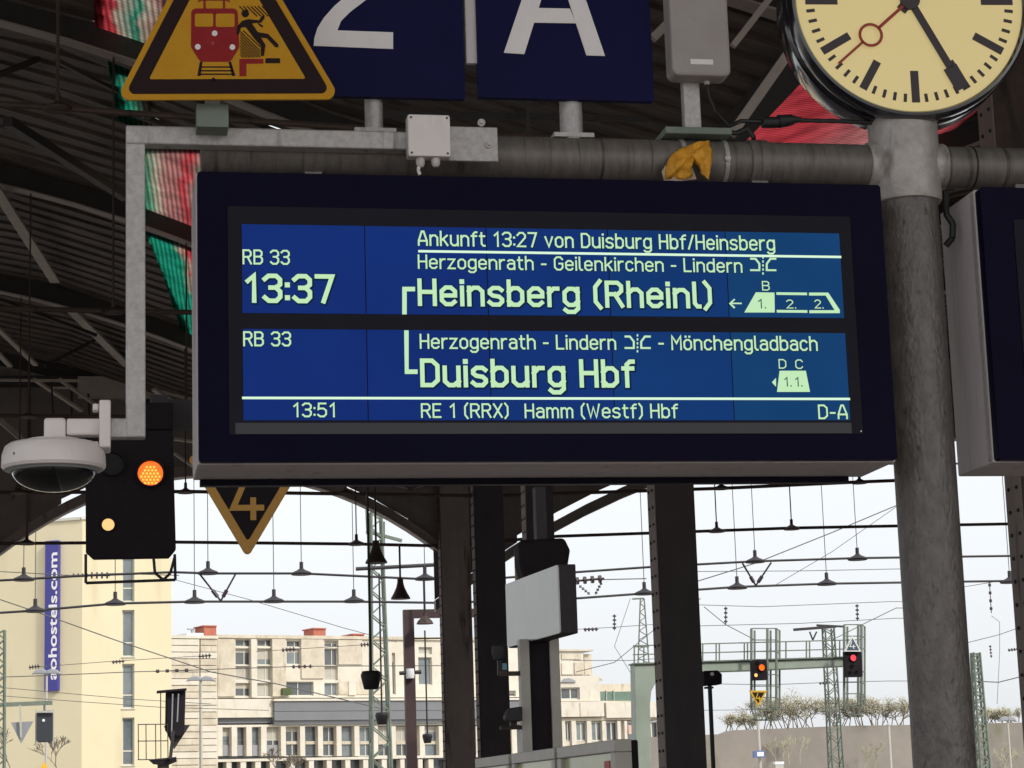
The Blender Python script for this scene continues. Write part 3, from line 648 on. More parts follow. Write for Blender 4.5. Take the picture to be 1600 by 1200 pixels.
prt('13:51', 457, 526, 652, 23, .012); prt('RE 1 (RRX)', 658, 795, 653, 23, .012); prt('Hamm (Westf) Hbf', 820, 1060, 653.5, 23, .012); prt('D-A', 1279, 1325, 655, 23, .012)
def mark(pts, mt=T, d=D1, name='symbol'): return MB(FS).prism(pxpoly(FS, pts), d-.0006, d).build(name, mt, disp)
def rect(x0, y0, x1, y1, mt=T, d=D1, name='symbol'):
    ua, va = FS.px(x0, y0); ub_, vb = FS.px(x1, y1); return MB(FS).box(min(ua, ub_), max(ua, ub_), d-.0006, d, min(va, vb), max(va, vb)).build(name, mt, disp)
ua, va = FS.px(653, 391.5); ub_, _ = FS.px(1313, 398); MB(FS).box(ua, ub_, D1-.0006, D1, va-.0085, va).build('rule_line', TL, disp)
ua, va = FS.px(378, 620.5); ub_, _ = FS.px(1327, 625); MB(FS).box(ua, ub_, D1-.0006, D1, va-.0085, va).build('rule_line', TL, disp)
mark([(628, 492), (628, 449), (648, 449), (648, 456), (635, 456), (635, 492)]); mark([(631, 517), (638, 517), (638, 578), (652, 578), (652, 585), (632, 585)])
def split_sym(x, y):                        # train splitting symbol, 40 px wide
    rect(x, y, x+9, y+3.2); mark([(x+9, y), (x+16, y+9), (x+16, y+18), (x+13, y+18), (x+13, y+10), (x+6.5, y+1.5)]); rect(x, y+18, x+16, y+21)
    for k in range(5): rect(x+19, y-2+k*6.2, x+21.4, y+1.5+k*6.2)
    rect(x+31, y, x+41, y+3.2); mark([(x+31, y), (x+24.5, y+9), (x+24.5, y+18), (x+27.5, y+18), (x+27.5, y+10), (x+34, y+1.5)]); rect(x+24.5, y+18, x+41, y+21)
split_sym(1171, 403.5); split_sym(975, 525)
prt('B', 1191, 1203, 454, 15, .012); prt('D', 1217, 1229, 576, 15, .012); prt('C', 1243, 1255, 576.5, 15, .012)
rect(1141, 473.6, 1158, 476); mark([(1138, 475), (1146, 467.5), (1148, 469), (1141.5, 475), (1148, 481), (1146, 483)])
mark([(1162, 489), (1180, 457.5), (1209, 458), (1209.5, 489)]); stroke(FS, '1.', 1184, 1197, 482, 15, M['lcddark'], disp, D1+.001)
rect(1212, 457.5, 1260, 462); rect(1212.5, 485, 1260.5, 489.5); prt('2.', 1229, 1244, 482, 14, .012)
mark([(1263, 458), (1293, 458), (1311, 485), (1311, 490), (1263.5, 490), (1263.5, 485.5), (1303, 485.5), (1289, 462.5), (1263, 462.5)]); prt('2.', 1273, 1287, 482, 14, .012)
mark([(1213, 613), (1217, 580), (1258, 580), (1264.5, 613)]); mark([(1205, 598), (1211.5, 591), (1211.5, 605)])
for x_ in (1225, 1242): stroke(FS, '1.', x_, x_+12, 604, 15, M['lcddark'], disp, D1+.001)
c = FS.px(1345, 674); revolve(FS, c[0], c[1], [(.0035, 0), (.003, .004), (.0005, .005)], 10).build('status_light', M['purewhite'], disp)

# ---- second display to the right
s2 = P(1546, 500, YS).x
dis2 = thing('departure_display', 'second display box at the right edge showing its grey metal side', 'display', (s2+1.2, YS+.2, vB))
MB(FS).box(s2-.004, s2+2.46, -.392, -.05, vB, vT).build('housing', M['alu'], dis2, bev=.006)
MB(FS).prism(rrect(s2, s2+2.46, vB+.004, vT-.004, .012), -.049, 0).build('front_frame', M['glass_front'], dis2)
MB(FS).box(s2-.007, s2-.0045, -.085, -.055, vB+.01, vT-.01).build('side_trim', M['galv'], dis2)
MB(FS).prism(rrect(s2+.12, s2+2.40, j0, j1, .006), .0005, .004).build('inner_frame', M['inner'], dis2)
MB(FS).box(s2+.185, s2+2.34, .0045, .007, FS.px(800, 657)[1], FS.px(800, 357)[1]).build('lcd_panel', lcd_mat('lcd_blue', *lc[0]), dis2)
for x_ in (s2+.25, s2+2.2): MB().box(x_-.03, x_+.03, YP-.04, YP+.04, vT-.002, PZ-PIR+.01).build('hanger_plate', M['pipe'], dis2)
cb = [P(1477, 300, YP-.02), P(1479, 335, YP-.04), P(1489, 350, YP-.05), P(1488, 372, YP-.05), P(1478, 384, YP-.03)]
tag(MB().path(cb, .013, 8).build('cable_loop', M['cable'], smooth=True), 'short black cable loop between the mast and the second display', 'cable')

# ---- yellow warning triangle
FT = plane(7.40)
tri = thing('warning_sign', 'yellow triangular warning sign with red train and falling person pictogram', 'sign', P(357, 155, 7.40))
def triangle(inset):                        # corner pixels moved inwards
    A, B, C_ = Vector((345, -163)), Vector((181, 156)), Vector((533, 155)); ce = Vector((351, 52))
    pts = []
    for p0, p1, p2 in ((A, B, C_), (B, C_, A), (C_, A, B)):
        d0, d1 = (p1-p0).normalized(), (p2-p0).normalized(); L = inset/math.sin(d0.angle(d1)/2)
        pts.append(p0+(d0+d1).normalized()*L)
    return [tuple(p) for p in pts]
def tpoly(inset, r, n=6): return [FT.px(*p) for p in rpoly(triangle(inset), r, n)]
MB(FT).prism(tpoly(0, 13), -.012, 0).build('plate', M['yellow'], tri)
MB(FT).prism(tpoly(9, 9), .0005, .002).build('black_border', M['black'], tri)
MB(FT).prism(tpoly(31.5, 2.0, 2), .0025, .004).build('yellow_field', M['yellow'], tri)
def zt(X, Y): return (180+X/4.444, Y/4.444)
def pic(pts, mt, d=.0055, name='pictogram'): return MB(FT).prism([FT.px(*zt(*p)) for p in pts], d-.001, d).build(name, mt, tri)
def zr(x0, y0, x1, y1, r): return rrect(x0, x1, y0, y1, r)
pic(rpoly([(528, 62), (848, 62), (862, 330), (800, 432), (590, 432), (526, 330)], 34), M['red'])
pic(zr(553, 100, 680, 190, 12), M['yellow'], .0075); pic(zr(697, 100, 828, 192, 12), M['yellow'], .0075)
for x_, y_ in ((690, 236), (573, 330), (813, 332)): pic([(x_+20*math.cos(t*.5236), y_+20*math.sin(t*.5236)) for t in range(12)], M['white'], .0075)
pic([(x_*0+676+12*math.cos(t*.785), 304+12*math.sin(t*.785)) for t in range(8)], M['clkred'], .0075)
pic([(612, 8), (628, 8), (628, 62), (612, 62)], M['red']); pic([(748, 8), (762, 8), (762, 62), (748, 62)], M['red']); pic([(570, 12), (590, -2), (780, -2), (800, 14), (790, 18), (772, 8), (596, 8), (580, 18)], M['red'], .0056)
pic([(588, 432), (606, 432), (592, 530), (570, 530)], M['black']); pic([(786, 432), (804, 432), (834, 530), (812, 530)], M['black'])
for y_ in (468, 494, 518): pic([(598-(y_-468)*.2, y_-4), (806+(y_-468)*.3, y_-4), (808+(y_-468)*.3, y_+5), (596-(y_-468)*.2, y_+5)], M['black'])
pic([(862, 412), (1028, 412), (1028, 444), (910, 446), (910, 532), (862, 532)], M['red']); pic([(1042, 408), (1144, 408), (1144, 442), (1042, 442)], M['black'])
pic([(902+26*math.cos(t*.5236), 98+26*math.sin(t*.5236)) for t in range(12)], M['black'], .0075, 'figure')
pic([(880, 150), (920, 138), (958, 142), (1000, 146), (1015, 118), (1034, 112), (1036, 130), (1012, 162), (962, 164), (948, 168), (990, 228), (1060, 240), (1130, 312), (1132, 330), (1112, 332), (1052, 268), (1010, 264), (1042, 316), (1032, 390), (1012, 394), (1010, 322), (962, 268), (905, 190), (872, 196), (858, 246), (842, 242), (846, 190)], M['black'], .0075, 'figure')
def hatch(x0, y0, x1, y1): pic([(x0-2.6, y0+2.6), (x0+2.6, y0-2.6), (x1+2.6, y1-2.6), (x1-2.6, y1+2.6)], M['black'], .0055, 'hatching')
for k in range(9):
    y_ = 222+k*20; L = min(404-y_, 1006-868); hatch(868, y_, 868+L, y_+L*.98)
hatch(888, 215, 1006, 330)
for k in range(7): hatch(862+k*26, 46, 862+k*26+(34 if k < 2 else 70), 46+(34 if k < 2 else 70))
for k in range(3): hatch(992+k*10, 165+k*6, 1012+k*6, 186+k*3)
c = FT.px(*zt(682, 553)); revolve(FT, c[0], c[1], [(.006, .004), (.005, .008), (.001, .009)], 8).build('rivet', M['black'], tri)
q0, q1 = P(307, 190, 7.5), P(356, 190, 7.5)
MB().box(q0.x, q1.x, 7.46, 7.56, P(330, 199, 7.5).z-.01, P(330, 168, 7.5).z).build('post_socket', M['green2'], tri); MB().box(q0.x+.03, q1.x-.03, 7.42, 7.5, P(330, 169, 7.5).z, P(330, 120, 7.5).z).build('post', M['galv'], tri)

# ---- blue platform plates with number and letter
FB = plane(7.66)
def plate(px0, px1, pyb, label, s, sx0, sx1, base, cap):
    u0, u1 = FB.px(px0, pyb)[0], FB.px(px1, pyb)[0]; vb = FB.px((px0+px1)/2, pyb)[1]
    t = thing('platform_sign', label, 'sign', ((u0+u1)/2, 7.67, vb))
    MB(FB).prism(rrect(u0, u1, vb, vb+.66, .006), -.03, 0).build('plate', M['blue'], t)
    return t
T2 = plate(437, 727, 151, 'dark blue platform plate with white number 2, partly behind the yellow triangle', '2', 491, 615, 74, 172)
TA = plate(748, 1022, 155, 'dark blue platform plate with white letter A', 'A', 787, 946, 84, 176)
MB(FB).prism([FB.px(*p) for p in [(490, 72), (491, 60), (496, 44), (506, 28), (522, 10), (545, -10), (568, -30), (580, -50), (578, -70), (562, -84), (545, -86), (525, -80), (514, -62), (487, -60), (497, -90), (520, -108), (550, -113), (584, -106), (606, -88), (613, -62), (606, -36), (590, -14), (567, 4), (547, 19), (533, 33), (527, 48), (614, 51), (614, 77)]], .001, .004).build('number', M['white'], T2)
for k, q in enumerate(([(787, 83), (846, -92), (866, -92), (866, -66), (819, 85)], [(916, 87), (866, -66), (866, -92), (884, -91), (945, 88)], [(832, 36), (839, 13), (890, 14), (900, 37)])): MB(FB).prism([FB.px(*p) for p in q], .001+.0002*k, .004+.0003*k).build('letter_stroke', M['white'], TA)
u0, u1 = FB.px(729, 60)[0], FB.px(746, 60)[0]
tag(MB(FB).box(u0, u1, -.035, -.012, FB.px(737, 97)[1], FB.px(737, 97)[1]+.5).build('cover_strip', M['boxgrey']), 'grey metal cover strip between the two blue platform plates', 'strip')

# ---- galvanised square tube with junction box
arm = thing('camera_bracket', 'galvanised square tube bent down to hold the dome camera', 'bracket', P(210, 680, 7.6))
e0 = 7.565; w_ = .066
xv = P(212, 450, e0).x; zt0 = P(199, 195, e0).z; zb0 = P(200, 683, e0).z; xe = P(772, 215, e0).x
MB().box(xv-w_/2, xe-.12, e0, e0+w_, zt0-w_, zt0).build('horizontal_tube', M['galv'], arm, bev=.006)
MB().box(xv-w_/2, xv+w_/2, e0+.001, e0+w_-.001, zb0, zt0-w_+.002).build('vertical_tube', M['galv'], arm, bev=.006)
xs_ = P(170, 668, e0).x; MB().box(xs_, xv-w_/2+.004, e0+.002, e0+w_-.002, zb0, zb0+w_).build('foot_tube', M['galv'], arm, bev=.005)
bx0, bx1 = P(699, 205, e0).x, P(777, 205, e0).x
MB().box(bx0, bx1, e0-.004, e0+.012, zt0-.105, zt0+.022).build('clamp_plate', M['galv'], arm, bev=.003)
for a_, b_ in ((764, 226), (752, 192)):
    c = P(a_, b_, e0-.006); MB().lathe((c.x, e0-.004, c.z), [(.014, 0), (.014, -.008), (.008, -.010), (.007, -.02), (.001, -.021)], 10, 'y').build('bolt', M['boxgrey'], arm)
FJ = plane(e0-.004)
jb = thing('junction_box', 'pale grey square junction box screwed onto the galvanised tube', 'box', P(670, 245, e0))
a_, b_ = FJ.px(638, 244, .05), FJ.px(703, 180, .05)
MB(FJ).prism(rrect(a_[0], b_[0], a_[1], b_[1], .008), 0.0005, .045).build('box', M['boxgrey'], jb, bev=.002)
MB(FJ).prism(rrect(a_[0]+.001, b_[0]-.001, a_[1]+.001, b_[1]-.001, .008), .0465, .054).build('lid', M['camwhite'], jb, bev=.003)
for a2 in (a_[0]+.012, b_[0]-.012):
    for b2 in (a_[1]+.012, b_[1]-.012): revolve(FJ, a2, b2, [(.0045, .0545), (.004, .0555), (.0005, .0556)], 8).build('screw', M['clkink'], jb)
for x_, l_ in ((657, .028), (681, .026)):
    c = FJ.px(x_, 246, .03); MB().lathe(FJ.w(c[0], .025, a_[1]-l_), [(.009, -.004), (.012, 0), (.016, .008), (.016, l_)], 10).build('cable_gland', M['boxgrey'], jb, smooth=True)
c = FJ.px(655, 258, .03); MB().path([FJ.w(c[0], .025, c[1]), FJ.w(c[0]-.004, .028, c[1]-.02), FJ.w(c[0]+.003, .028, c[1]-.034)], .006, 6).build('cable_end', M['white'], jb)

# ---- dome camera
ce = P(84, 716, 7.60)
dc = thing('dome_camera', 'white dome surveillance camera on a wall arm', 'camera', tuple(ce))
MB().lathe(ce, [(.02, .062), (.095, .060), (.100, .052), (.150, .046), (.163, .036), (.172, .008), (.173, -.030), (.166, -.040), (.142, -.040)], 48).build('housing', M['camwhite'], dc, smooth=35)
MB().lathe(ce, [(.146, -.036), (.150, -.043), (.144, -.049), (.138, -.045)], 48).build('dome_ring', M['lampgrey'], dc, smooth=True)
MB().lathe(ce, [(.139*math.cos(R(a)), -.042-.072*math.sin(R(a))) for a in range(0, 91, 9)], 40).build('dome_glass', M['dome'], dc, smooth=True)
ax0 = P(69, 668, 7.6).x; ax1 = P(158, 668, 7.6).x; az0, az1 = P(110, 683, 7.6).z, P(110, 655, 7.6).z
MB().box(ax0, ax0+.072, 7.565, 7.635, ce.z+.055, az1).build('neck', M['camwhite'], dc, bev=.01)
MB().box(ax0+.074, ax1, 7.568, 7.632, az0+.002, az1-.002).build('arm', M['camwhite'], dc, bev=.008)
px0, px1 = P(155, 668, 7.55).x, P(173, 668, 7.55).x; pz0, pz1 = P(160, 704, 7.6).z, P(160, 630, 7.6).z
MB().box(px0, px1, 7.53, 7.67, pz0, pz1).build('wall_plate', M['camwhite'], dc, bev=.006)
for z_ in (pz0+.012, pz1-.022): MB().box(px0-.022, px0-.001, 7.545, 7.6, z_-.012, z_+.012).build('lug', M['camwhite'], dc, bev=.006)
sc_ = P(22, 708, 7.45); MB().lathe((ce.x-.125, ce.y-.117, ce.z-.002), [(.005, .002), (.005, -.002)], 8, 'y').build('screw', M['clkink'], dc)

# ---- antenna box
FA = plane(7.62)
an = thing('antenna_box', 'grey rounded antenna housing on a short post above the pipe', 'antenna', P(1083, 195, 7.7))
a_, b_ = FA.px(1050, 118, .04), FA.px(1142, 118, .04); vt_ = FA.px(1090, -75, .04)[1]
MB(FA).prism(rrect(a_[0], b_[0], a_[1], vt_, .028, 6), -.05, .05).build('housing', M['antgrey'], an, bev=.012)
p_, q_ = FA.px(1080, 99, .06), FA.px(1115, 92, .06); MB(FA).box(p_[0], q_[0], .0512, .0525, p_[1], q_[1]).build('label', M['white'], an)
p_, q_ = P(1068, 150, 7.66), P(1094, 150, 7.66); zb = PZ+PIR+.028
MB().box(p_.x, q_.x, 7.66, 7.70, zb, a_[1]+.02).build('post', M['galv'], an, bev=.004)
p_, q_ = P(1037, 203, 7.66), P(1140, 203, 7.66); MB().box(p_.x, q_.x, 7.63, 7.81, PZ+PIR+.002, zb).build('foot_plate', M['green2'], an, bev=.003)
cg = P(1104, 122, 7.64); MB().lathe((cg.x, 7.64, cg.z-.012), [(.009, -.014), (.014, 0), (.014, .024)], 10).build('cable_gland', M['boxgrey'], an)
MB().path([P(1104, 128, 7.64), P(1108, 150, 7.64), P(1118, 175, 7.65), P(1138, 196, 7.68), P(1150, 192, 7.7)], .006, 6).build('cable', M['cable'], an, smooth=True)
cb = thing('feed_cable', 'black cable with a thick connector strung beside the clock', 'cable', P(1250, 195, 7.72))
MB().path([P(1140, 197, 7.70), P(1158, 189, 7.71), P(1195, 190, 7.72), P(1240, 188, 7.72), P(1300, 189, 7.72), P(1366, 192, 7.70)], .008, 6).build('cable', M['cable'], cb, smooth=True)
MB().path([P(1128, 205, 7.70), P(1150, 208, 7.71), P(1168, 200, 7.72), P(1178, 215, 7.72), P(1176, 222, 7.74)], .009, 6).build('cable', M['cable'], cb, smooth=True)
MB().tube(P(1191, 191.5, 7.72), P(1216, 191, 7.72), .021, 12).tube(P(1216, 190, 7.72), P(1238, 187, 7.72), .026, 12, .020).tube(P(1238, 187, 7.72), P(1252, 187, 7.72), .016, 12, .009).build('connector', M['cable'], cb, smooth=True)

# ---- torn yellow foil on the pipe
FO = plane(7.625)
op = [(1036, 266), (1048, 244), (1060, 233), (1078, 226), (1096, 222), (1109, 219), (1112, 236), (1110, 258), (1107, 281), (1098, 274), (1088, 262), (1079, 254), (1076, 262), (1080, 276), (1070, 281), (1052, 279), (1040, 281)]
mb = MB(FO); pts = []
rs = random.Random(3)
ring1 = [(*FO.px(*p), rs.uniform(-.005, .022)) for p in op]
cx_, cz_ = FO.px(1078, 246)
ring2 = [((u*.5+cx_*.5), (v*.5+cz_*.5), .012+rs.uniform(-.004, .030)) for u, v, d in ring1]
n = len(op); P3 = [(u, d, v) for u, v, d in ring1] + [(u, d, v) for u, v, d in ring2] + [(cx_, .03, cz_)]
f = [(i, (i+1) % n, n+(i+1) % n, n+i) for i in range(n)] + [(n+i, n+(i+1) % n, 2*n) for i in range(n)]
fo = thing('torn_foil', 'crumpled torn yellow plastic foil stuck on the pipe', 'foil', tuple(FO.w(cx_, 0, cz_-.06)))
o = mb.add(P3, f).build('foil', M['tape'], fo)
sm = o.modifiers.new('sub', 'SUBSURF'); sm.subdivision_type = 'SIMPLE'; sm.levels = sm.render_levels = 2
tx = bpy.data.textures.new('crumple', 'CLOUDS'); tx.noise_scale = .035
dm = o.modifiers.new('crumple', 'DISPLACE'); dm.texture = tx; dm.strength = .03; dm.texture_coords = 'LOCAL'
so = o.modifiers.new('thick', 'SOLIDIFY'); so.thickness = .002
o.data.shade_smooth()
op2 = [(1034, 268), (1040, 258), (1062, 256), (1082, 262), (1088, 280), (1062, 283), (1038, 282)]
MB(FO).prism([FO.px(*p) for p in op2], -.006, .002).build('backing', M['tapeb'], fo)

# ---- station clock
FC = Fa(P(1421, 1, 7.58), R(-5))
cz_ = P(1421, 1, 7.58).z; k_ = P(1421, 1, 7.58).length/FPX*1.0
clk = thing('station_clock', 'round backlit station clock with cream dial on top of the mast', 'clock', (FC.O.x, FC.O.y+.1, zs1))
DR = 161*k_
revolve(FC, 0, cz_, [(DR+.002, -.03), (DR+.004, .004), (DR+.012, .016), (DR+.022, .014), (DR+.030, -.005), (DR+.033, -.045), (DR+.028, -.060), (DR+.028, -.085), (DR+.035, -.095), (DR+.035, -.20), (DR+.02, -.235), (DR*.6, -.24)], 96).build('drum', M['clkrim'], clk, smooth=30)
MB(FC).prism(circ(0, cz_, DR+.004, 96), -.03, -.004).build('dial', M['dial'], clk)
def cbar(ang, r0, r1, w, d, mt, name):      # ang clockwise from twelve
    s_, c_ = math.sin(ang), math.cos(ang)
    q = [(r0*s_-w/2*c_, r0*c_+w/2*s_), (r1*s_-w/2*c_, r1*c_+w/2*s_), (r1*s_+w/2*c_, r1*c_-w/2*s_), (r0*s_+w/2*c_, r0*c_-w/2*s_)]
    return MB(FC).prism([(a, cz_+b) for a, b in q], d-.0015, d).build(name, mt, clk)
for i in range(60):
    a = 2*math.pi*i/60
    if i % 5 == 0: cbar(a, 103*k_, 149*k_, 11.5*k_, -.001, M['clkink'], 'hour_mark')
    elif 10 <= i <= 50: cbar(a, 137*k_, 149*k_, 4.6*k_, -.001, M['clkink'], 'minute_mark')
am = R(152.5)
cbar(am, -30*k_, 112*k_, 11*k_, .006, M['clkink'], 'minute_hand'); cbar(am, 110*k_, 146*k_, 21*k_, .006, M['clkink'], 'minute_hand')
cbar(R(42), -20*k_, 95*k_, 15*k_, .003, M['clkink'], 'hour_hand')
as_ = R(229)
cbar(as_, -20*k_, 64*k_, 4.5*k_, .010, M['clkred'], 'second_hand'); cbar(as_, 94*k_, 143*k_, 3.6*k_, .010, M['clkred'], 'second_hand')
cx0, cv0 = 79*k_*math.sin(as_), cz_+79*k_*math.cos(as_)
revolve(FC, cx0, cv0, [(13.5*k_, .0085), (17.5*k_, .0085), (17.5*k_, .010), (13.5*k_, .010), (13.5*k_, .0085)], 32).build('second_ring', M['clkred'], clk)
revolve(FC, 0, cz_, [(14*k_, 0), (14*k_, .014), (9*k_, .018), (.001, .019)], 24).build('hub', M['clkink'], clk, smooth=True)
MB(FC).box(-.10, .10, -.17, -.03, zs1+.0035, cz_-DR-.02).build('foot', M['sleeve'], clk, bev=.004)
MB(FC).box(-.135, -.108, -.10, -.05, zs1-.02, zs1+.075).build('foot_tab', M['boxgrey'], clk, bev=.002)

# ================================================================== HALL: signal, boards, lamps
FG = plane(18.2); pp = 18.2/FPX
sg = thing('platform_signal', 'black signal board with glowing orange lamp and small warm lamp behind the dome camera', 'signal', P(205, 875, 18.2))
poly = [FG.px(*p) for p in [(133, 672), (270, 672), (275, 858), (264, 871), (146, 873), (134, 862)]]
MB(FG).prism(poly, -.10, 0).build('board', M['sigblk'], sg, bev=.008)
a_, b_ = FG.px(226, 671), FG.px(270, 629); MB(FG).box(a_[0], b_[0], -.10, -.002, a_[1]+.004, b_[1]).build('upper_board', M['sigblk'], sg, bev=.006)
def lens(F, px, py, rpx, y, mt, ring, par, dots=0, d0=.0):
    u, v = F.px(px, py); r = rpx*y/FPX
    revolve(F, u, v, [(r*1.18, d0), (r*1.18, d0+r*.5), (r*1.02, d0+r*.5), (r*1.02, d0+.002), (r*.5, d0+.002)], 28).build('lamp_hood', ring, par, smooth=30)
    MB(F).prism(circ(u, v, r, 28), d0+.002, d0+.006).build('lamp', mt, par)
    return u, v, r
u, v, r = lens(FG, 235, 740, 19.5, 18.2, M['orange'], M['sigblk'], sg)
mb = MB(FG)
for i in range(-3, 4):
    for j in range(-3, 4):
        x_, z_ = (i+.5*(j % 2))*.029, j*.026
        if math.hypot(x_+.004, z_+.018) < r*.80: mb.prism(circ(u+x_, v+z_, .0105, 8), .0065, .009)
mb.build('light_points', M['orangehot'], sg)['kind'] = 'stuff'
lens(FG, 169, 820, 9.5, 18.2, M['warm'], M['sigblk'], sg)
lens(FG, 175, 725, 17, 18.2, M['lens'], M['sigblk'], sg)
MB().path([P(134, 866, 18.25), P(134, 911, 18.25), P(274, 906, 18.25), P(273, 866, 18.25)], .012, 6).path([P(240, 872, 18.2), P(242, 895, 18.2), P(255, 906, 18.2), P(266, 896, 18.2), P(273, 870, 18.2)], .012, 6).build('cable_basket', M['wire'], sg, smooth=True)
zb = P(800, 650, 18.75).z; MB().box(P(235, 650, 18.75).x, 7.1, 18.62, 18.82, zb-.12, zb+.12).build('support_beam', M['col'], sg)
x_ = P(248, 690, 18.6).x; MB().box(x_-.07, x_+.07, 18.31, 18.62, zb-.1, zb+.1).build('board_holder', M['col'], sg)
FZ = plane(17.9)
M['sigyel'] = mat('signal_yellow', (.62, .31, .05), .5, 0, (.68, .35, .06), .5, 8)
z3 = thing('speed_sign', 'inverted triangle speed board with yellow rim and number 4 under the display', 'sign', P(387, 868, 17.9))
TP = [(291, 711), (484, 709), (387, 872)]
def inset3(pts, k):
    c = (sum(p[0] for p in pts)/3, sum(p[1] for p in pts)/3); return [(c[0]+(x-c[0])*k, c[1]+(y-c[1])*k) for x, y in pts]
MB(FZ).prism([FZ.px(*p) for p in rpoly(TP, 7)], -.05, 0).build('board', M['sigyel'], z3, bev=.006)
MB(FZ).prism([FZ.px(*p) for p in rpoly(inset3(TP, .76), 3)], .001, .004).build('black_field', M['sigblk'], z3)
stroke(FZ, '4', 360, 413, 813, 64, M['sigyel'], z3, .006, 1.15)
MB().box(P(387, 700, 18.1).x-.05, P(387, 700, 18.1).x+.05, 17.96, 18.6, P(387, 716, 18.1).z, P(387, 690, 18.1).z).build('holder', M['col'], z3)
# bell lamps
def bell(px, py, wpx, y, label, top_py=None, flat=False):
    c = P(px, py, y); w = wpx*y/FPX
    t = thing('hanging_lamp', label, 'lamp', tuple(c), 'bell lamps over the platform')
    pr = [(.02, 0), (.5*w, 0), (.49*w, .06*w), (.36*w, .28*w), (.22*w, .58*w), (.16*w, .82*w), (.15*w, 1.02*w), (.02, 1.03*w)] if not flat else [(.02, 0), (.5*w, 0), (.48*w, .06*w), (.40*w, .2*w), (.2*w, .38*w), (.12*w, .44*w), (.12*w, .6*w), (.02, .61*w)]
    MB().lathe(c, pr, 24).build('shade', M['rust'], t, smooth=True)
    zt_ = P(px, top_py, y).z if top_py else prof(c.x)
    MB().tube((c.x, c.y, c.z+.5*w), (c.x, c.y, zt_), .022 if not flat else .03, 6).build('rod', M['wire'], t)
    return t
bell(588, 880, 35, 45, 'large bell lamp in front of the lattice mast top, hanging from the roof')
bell(626, 936, 31, 47.6, 'middle bell lamp hanging below the tie rod beside the brown column', 850)
bell(664, 975, 27, 57.5, 'shallow shade lamp hanging within the dark portal frame', 905, True)
def pot(px, py, wpx, y, label, top_py):
    c = P(px, py, y); w = wpx*y/FPX
    t = thing('hanging_speaker', label, 'speaker', tuple(c), 'pendant platform loudspeakers')
    MB().lathe(c, [(.02, 0), (.33*w, 0), (.36*w, .03*w), (.5*w, .62*w), (.5*w, .72*w), (.42*w, .88*w), (.06*w, .90*w), (.05*w, 1.0*w)], 20).build('body', M['wire'], t, smooth=40)
    z1 = P(px, top_py, y).z; MB().tube((c.x, c.y, c.z+.8*w), (c.x, c.y, z1), .022, 6).build('rod', M['wire'], t)
pot(580, 1077, 32, 38, 'largest black bucket shaped loudspeaker hanging left of the lattice mast', 610)
pot(597, 1132, 21, 56, 'middle black bucket shaped loudspeaker hanging in front of the lattice mast', 896)
pot(668, 1161, 16, 60, 'smallest black bucket shaped loudspeaker hanging inside the dark portal frame', 985)
# dark portal frame
po = thing('portal_frame', 'dark red brown steel portal frame left of the brown column', 'frame', P(641, 1200, 58))
F58 = plane(58); M['portal'] = mat('portal_steel', (.05, .025, .028), .6, 0, (.075, .045, .045), .5, 2)
a_, b_ = F58.px(633, 1100), F58.px(649, 1100); ztp, zbt = F58.px(640, 953)[1], F58.px(640, 966)[1]
MB(F58).box(a_[0], b_[0], -.12, .12, -.8, zbt).build('post', M['portal'], po); MB(F58).box(a_[0], F58.px(760, 960)[0], -.12, .12, zbt+.002, ztp).build('top_beam', M['portal'], po)
u_ = F58.px(752, 960)[0]; MB(F58).box(u_, u_+.26, -.12, .12, -.8, zbt).build('post', M['portal'], po)
MB().tube(P(632, 998, 57.9), P(700, 997, 57.9), .02, 6).tube(P(624, 1052, 57.8), P(658, 1050, 57.8), .05, 8).build('bracket_rod', M['wire'], po); MB().lathe(P(641, 1057, 57.8), [(.02, -.05), (.10, -.05), (.12, .05), (.10, .2), (.02, .2)], 12).build('insulator', M['purewhite'], po, smooth=True)

# ---- slanted monitor on its stele
N0, F0 = P(873, 935, 16.0), P(791, 970, 17.4)
th = math.atan2(N0.y-F0.y, N0.x-F0.x); FM = Fa(N0, th)
mo = thing('info_monitor', 'white glossy platform monitor seen at a slant, mirroring the station', 'monitor', tuple(P(850, 1000, 16.6)))
un = 0; uf = -(N0-F0).xy.length; vt_, vb_ = FM.px(872, 881)[1], FM.px(875, 990)[1]
MB(FM).box(uf, un, -.14, -.012, vb_, vt_).build('housing', M['col'], mo, bev=.008)
MB(FM).prism(rrect(uf+.005, un-.005, vb_+.005, vt_-.005, .01), -.011, 0).build('screen', M['monitor'], mo)
st = thing('stele', 'tall stand of two grey posts with a black panel under the slanted monitor', 'stand', tuple(P(845, 1170, 16.8))[:2]+(0,))
def vbox(px0, px1, py, y0, y1, z0, z1): return MB().box(P(px0, py, y0).x, P(px1, py, y0).x, y0, y1, z0, z1)
zt_ = vb_+.02
vbox(815, 830, 1100, 16.75, 16.85, 0, zt_).build('post', M['case'], st, bev=.004); vbox(862, 877, 1100, 16.75, 16.85, 0, zt_+.0).build('post', M['case'], st, bev=.004)
vbox(830.5, 861.5, 1100, 16.78, 16.82, 0, zt_).build('panel', M['sigblk'], st)
vbox(782, 815, 1052, 16.78, 16.82, P(800, 1056, 16.8).z, P(800, 1049, 16.8).z).build('bracket_arm', M['rust'], st); vbox(782, 815, 1137, 16.78, 16.82, P(800, 1140, 16.8).z, P(800, 1134, 16.8).z).build('bracket_arm', M['rust'], st)
ls = thing('horn_speaker', 'small black horn loudspeaker on the arm left of the stele', 'speaker', tuple(P(800, 1130, 16.7)))
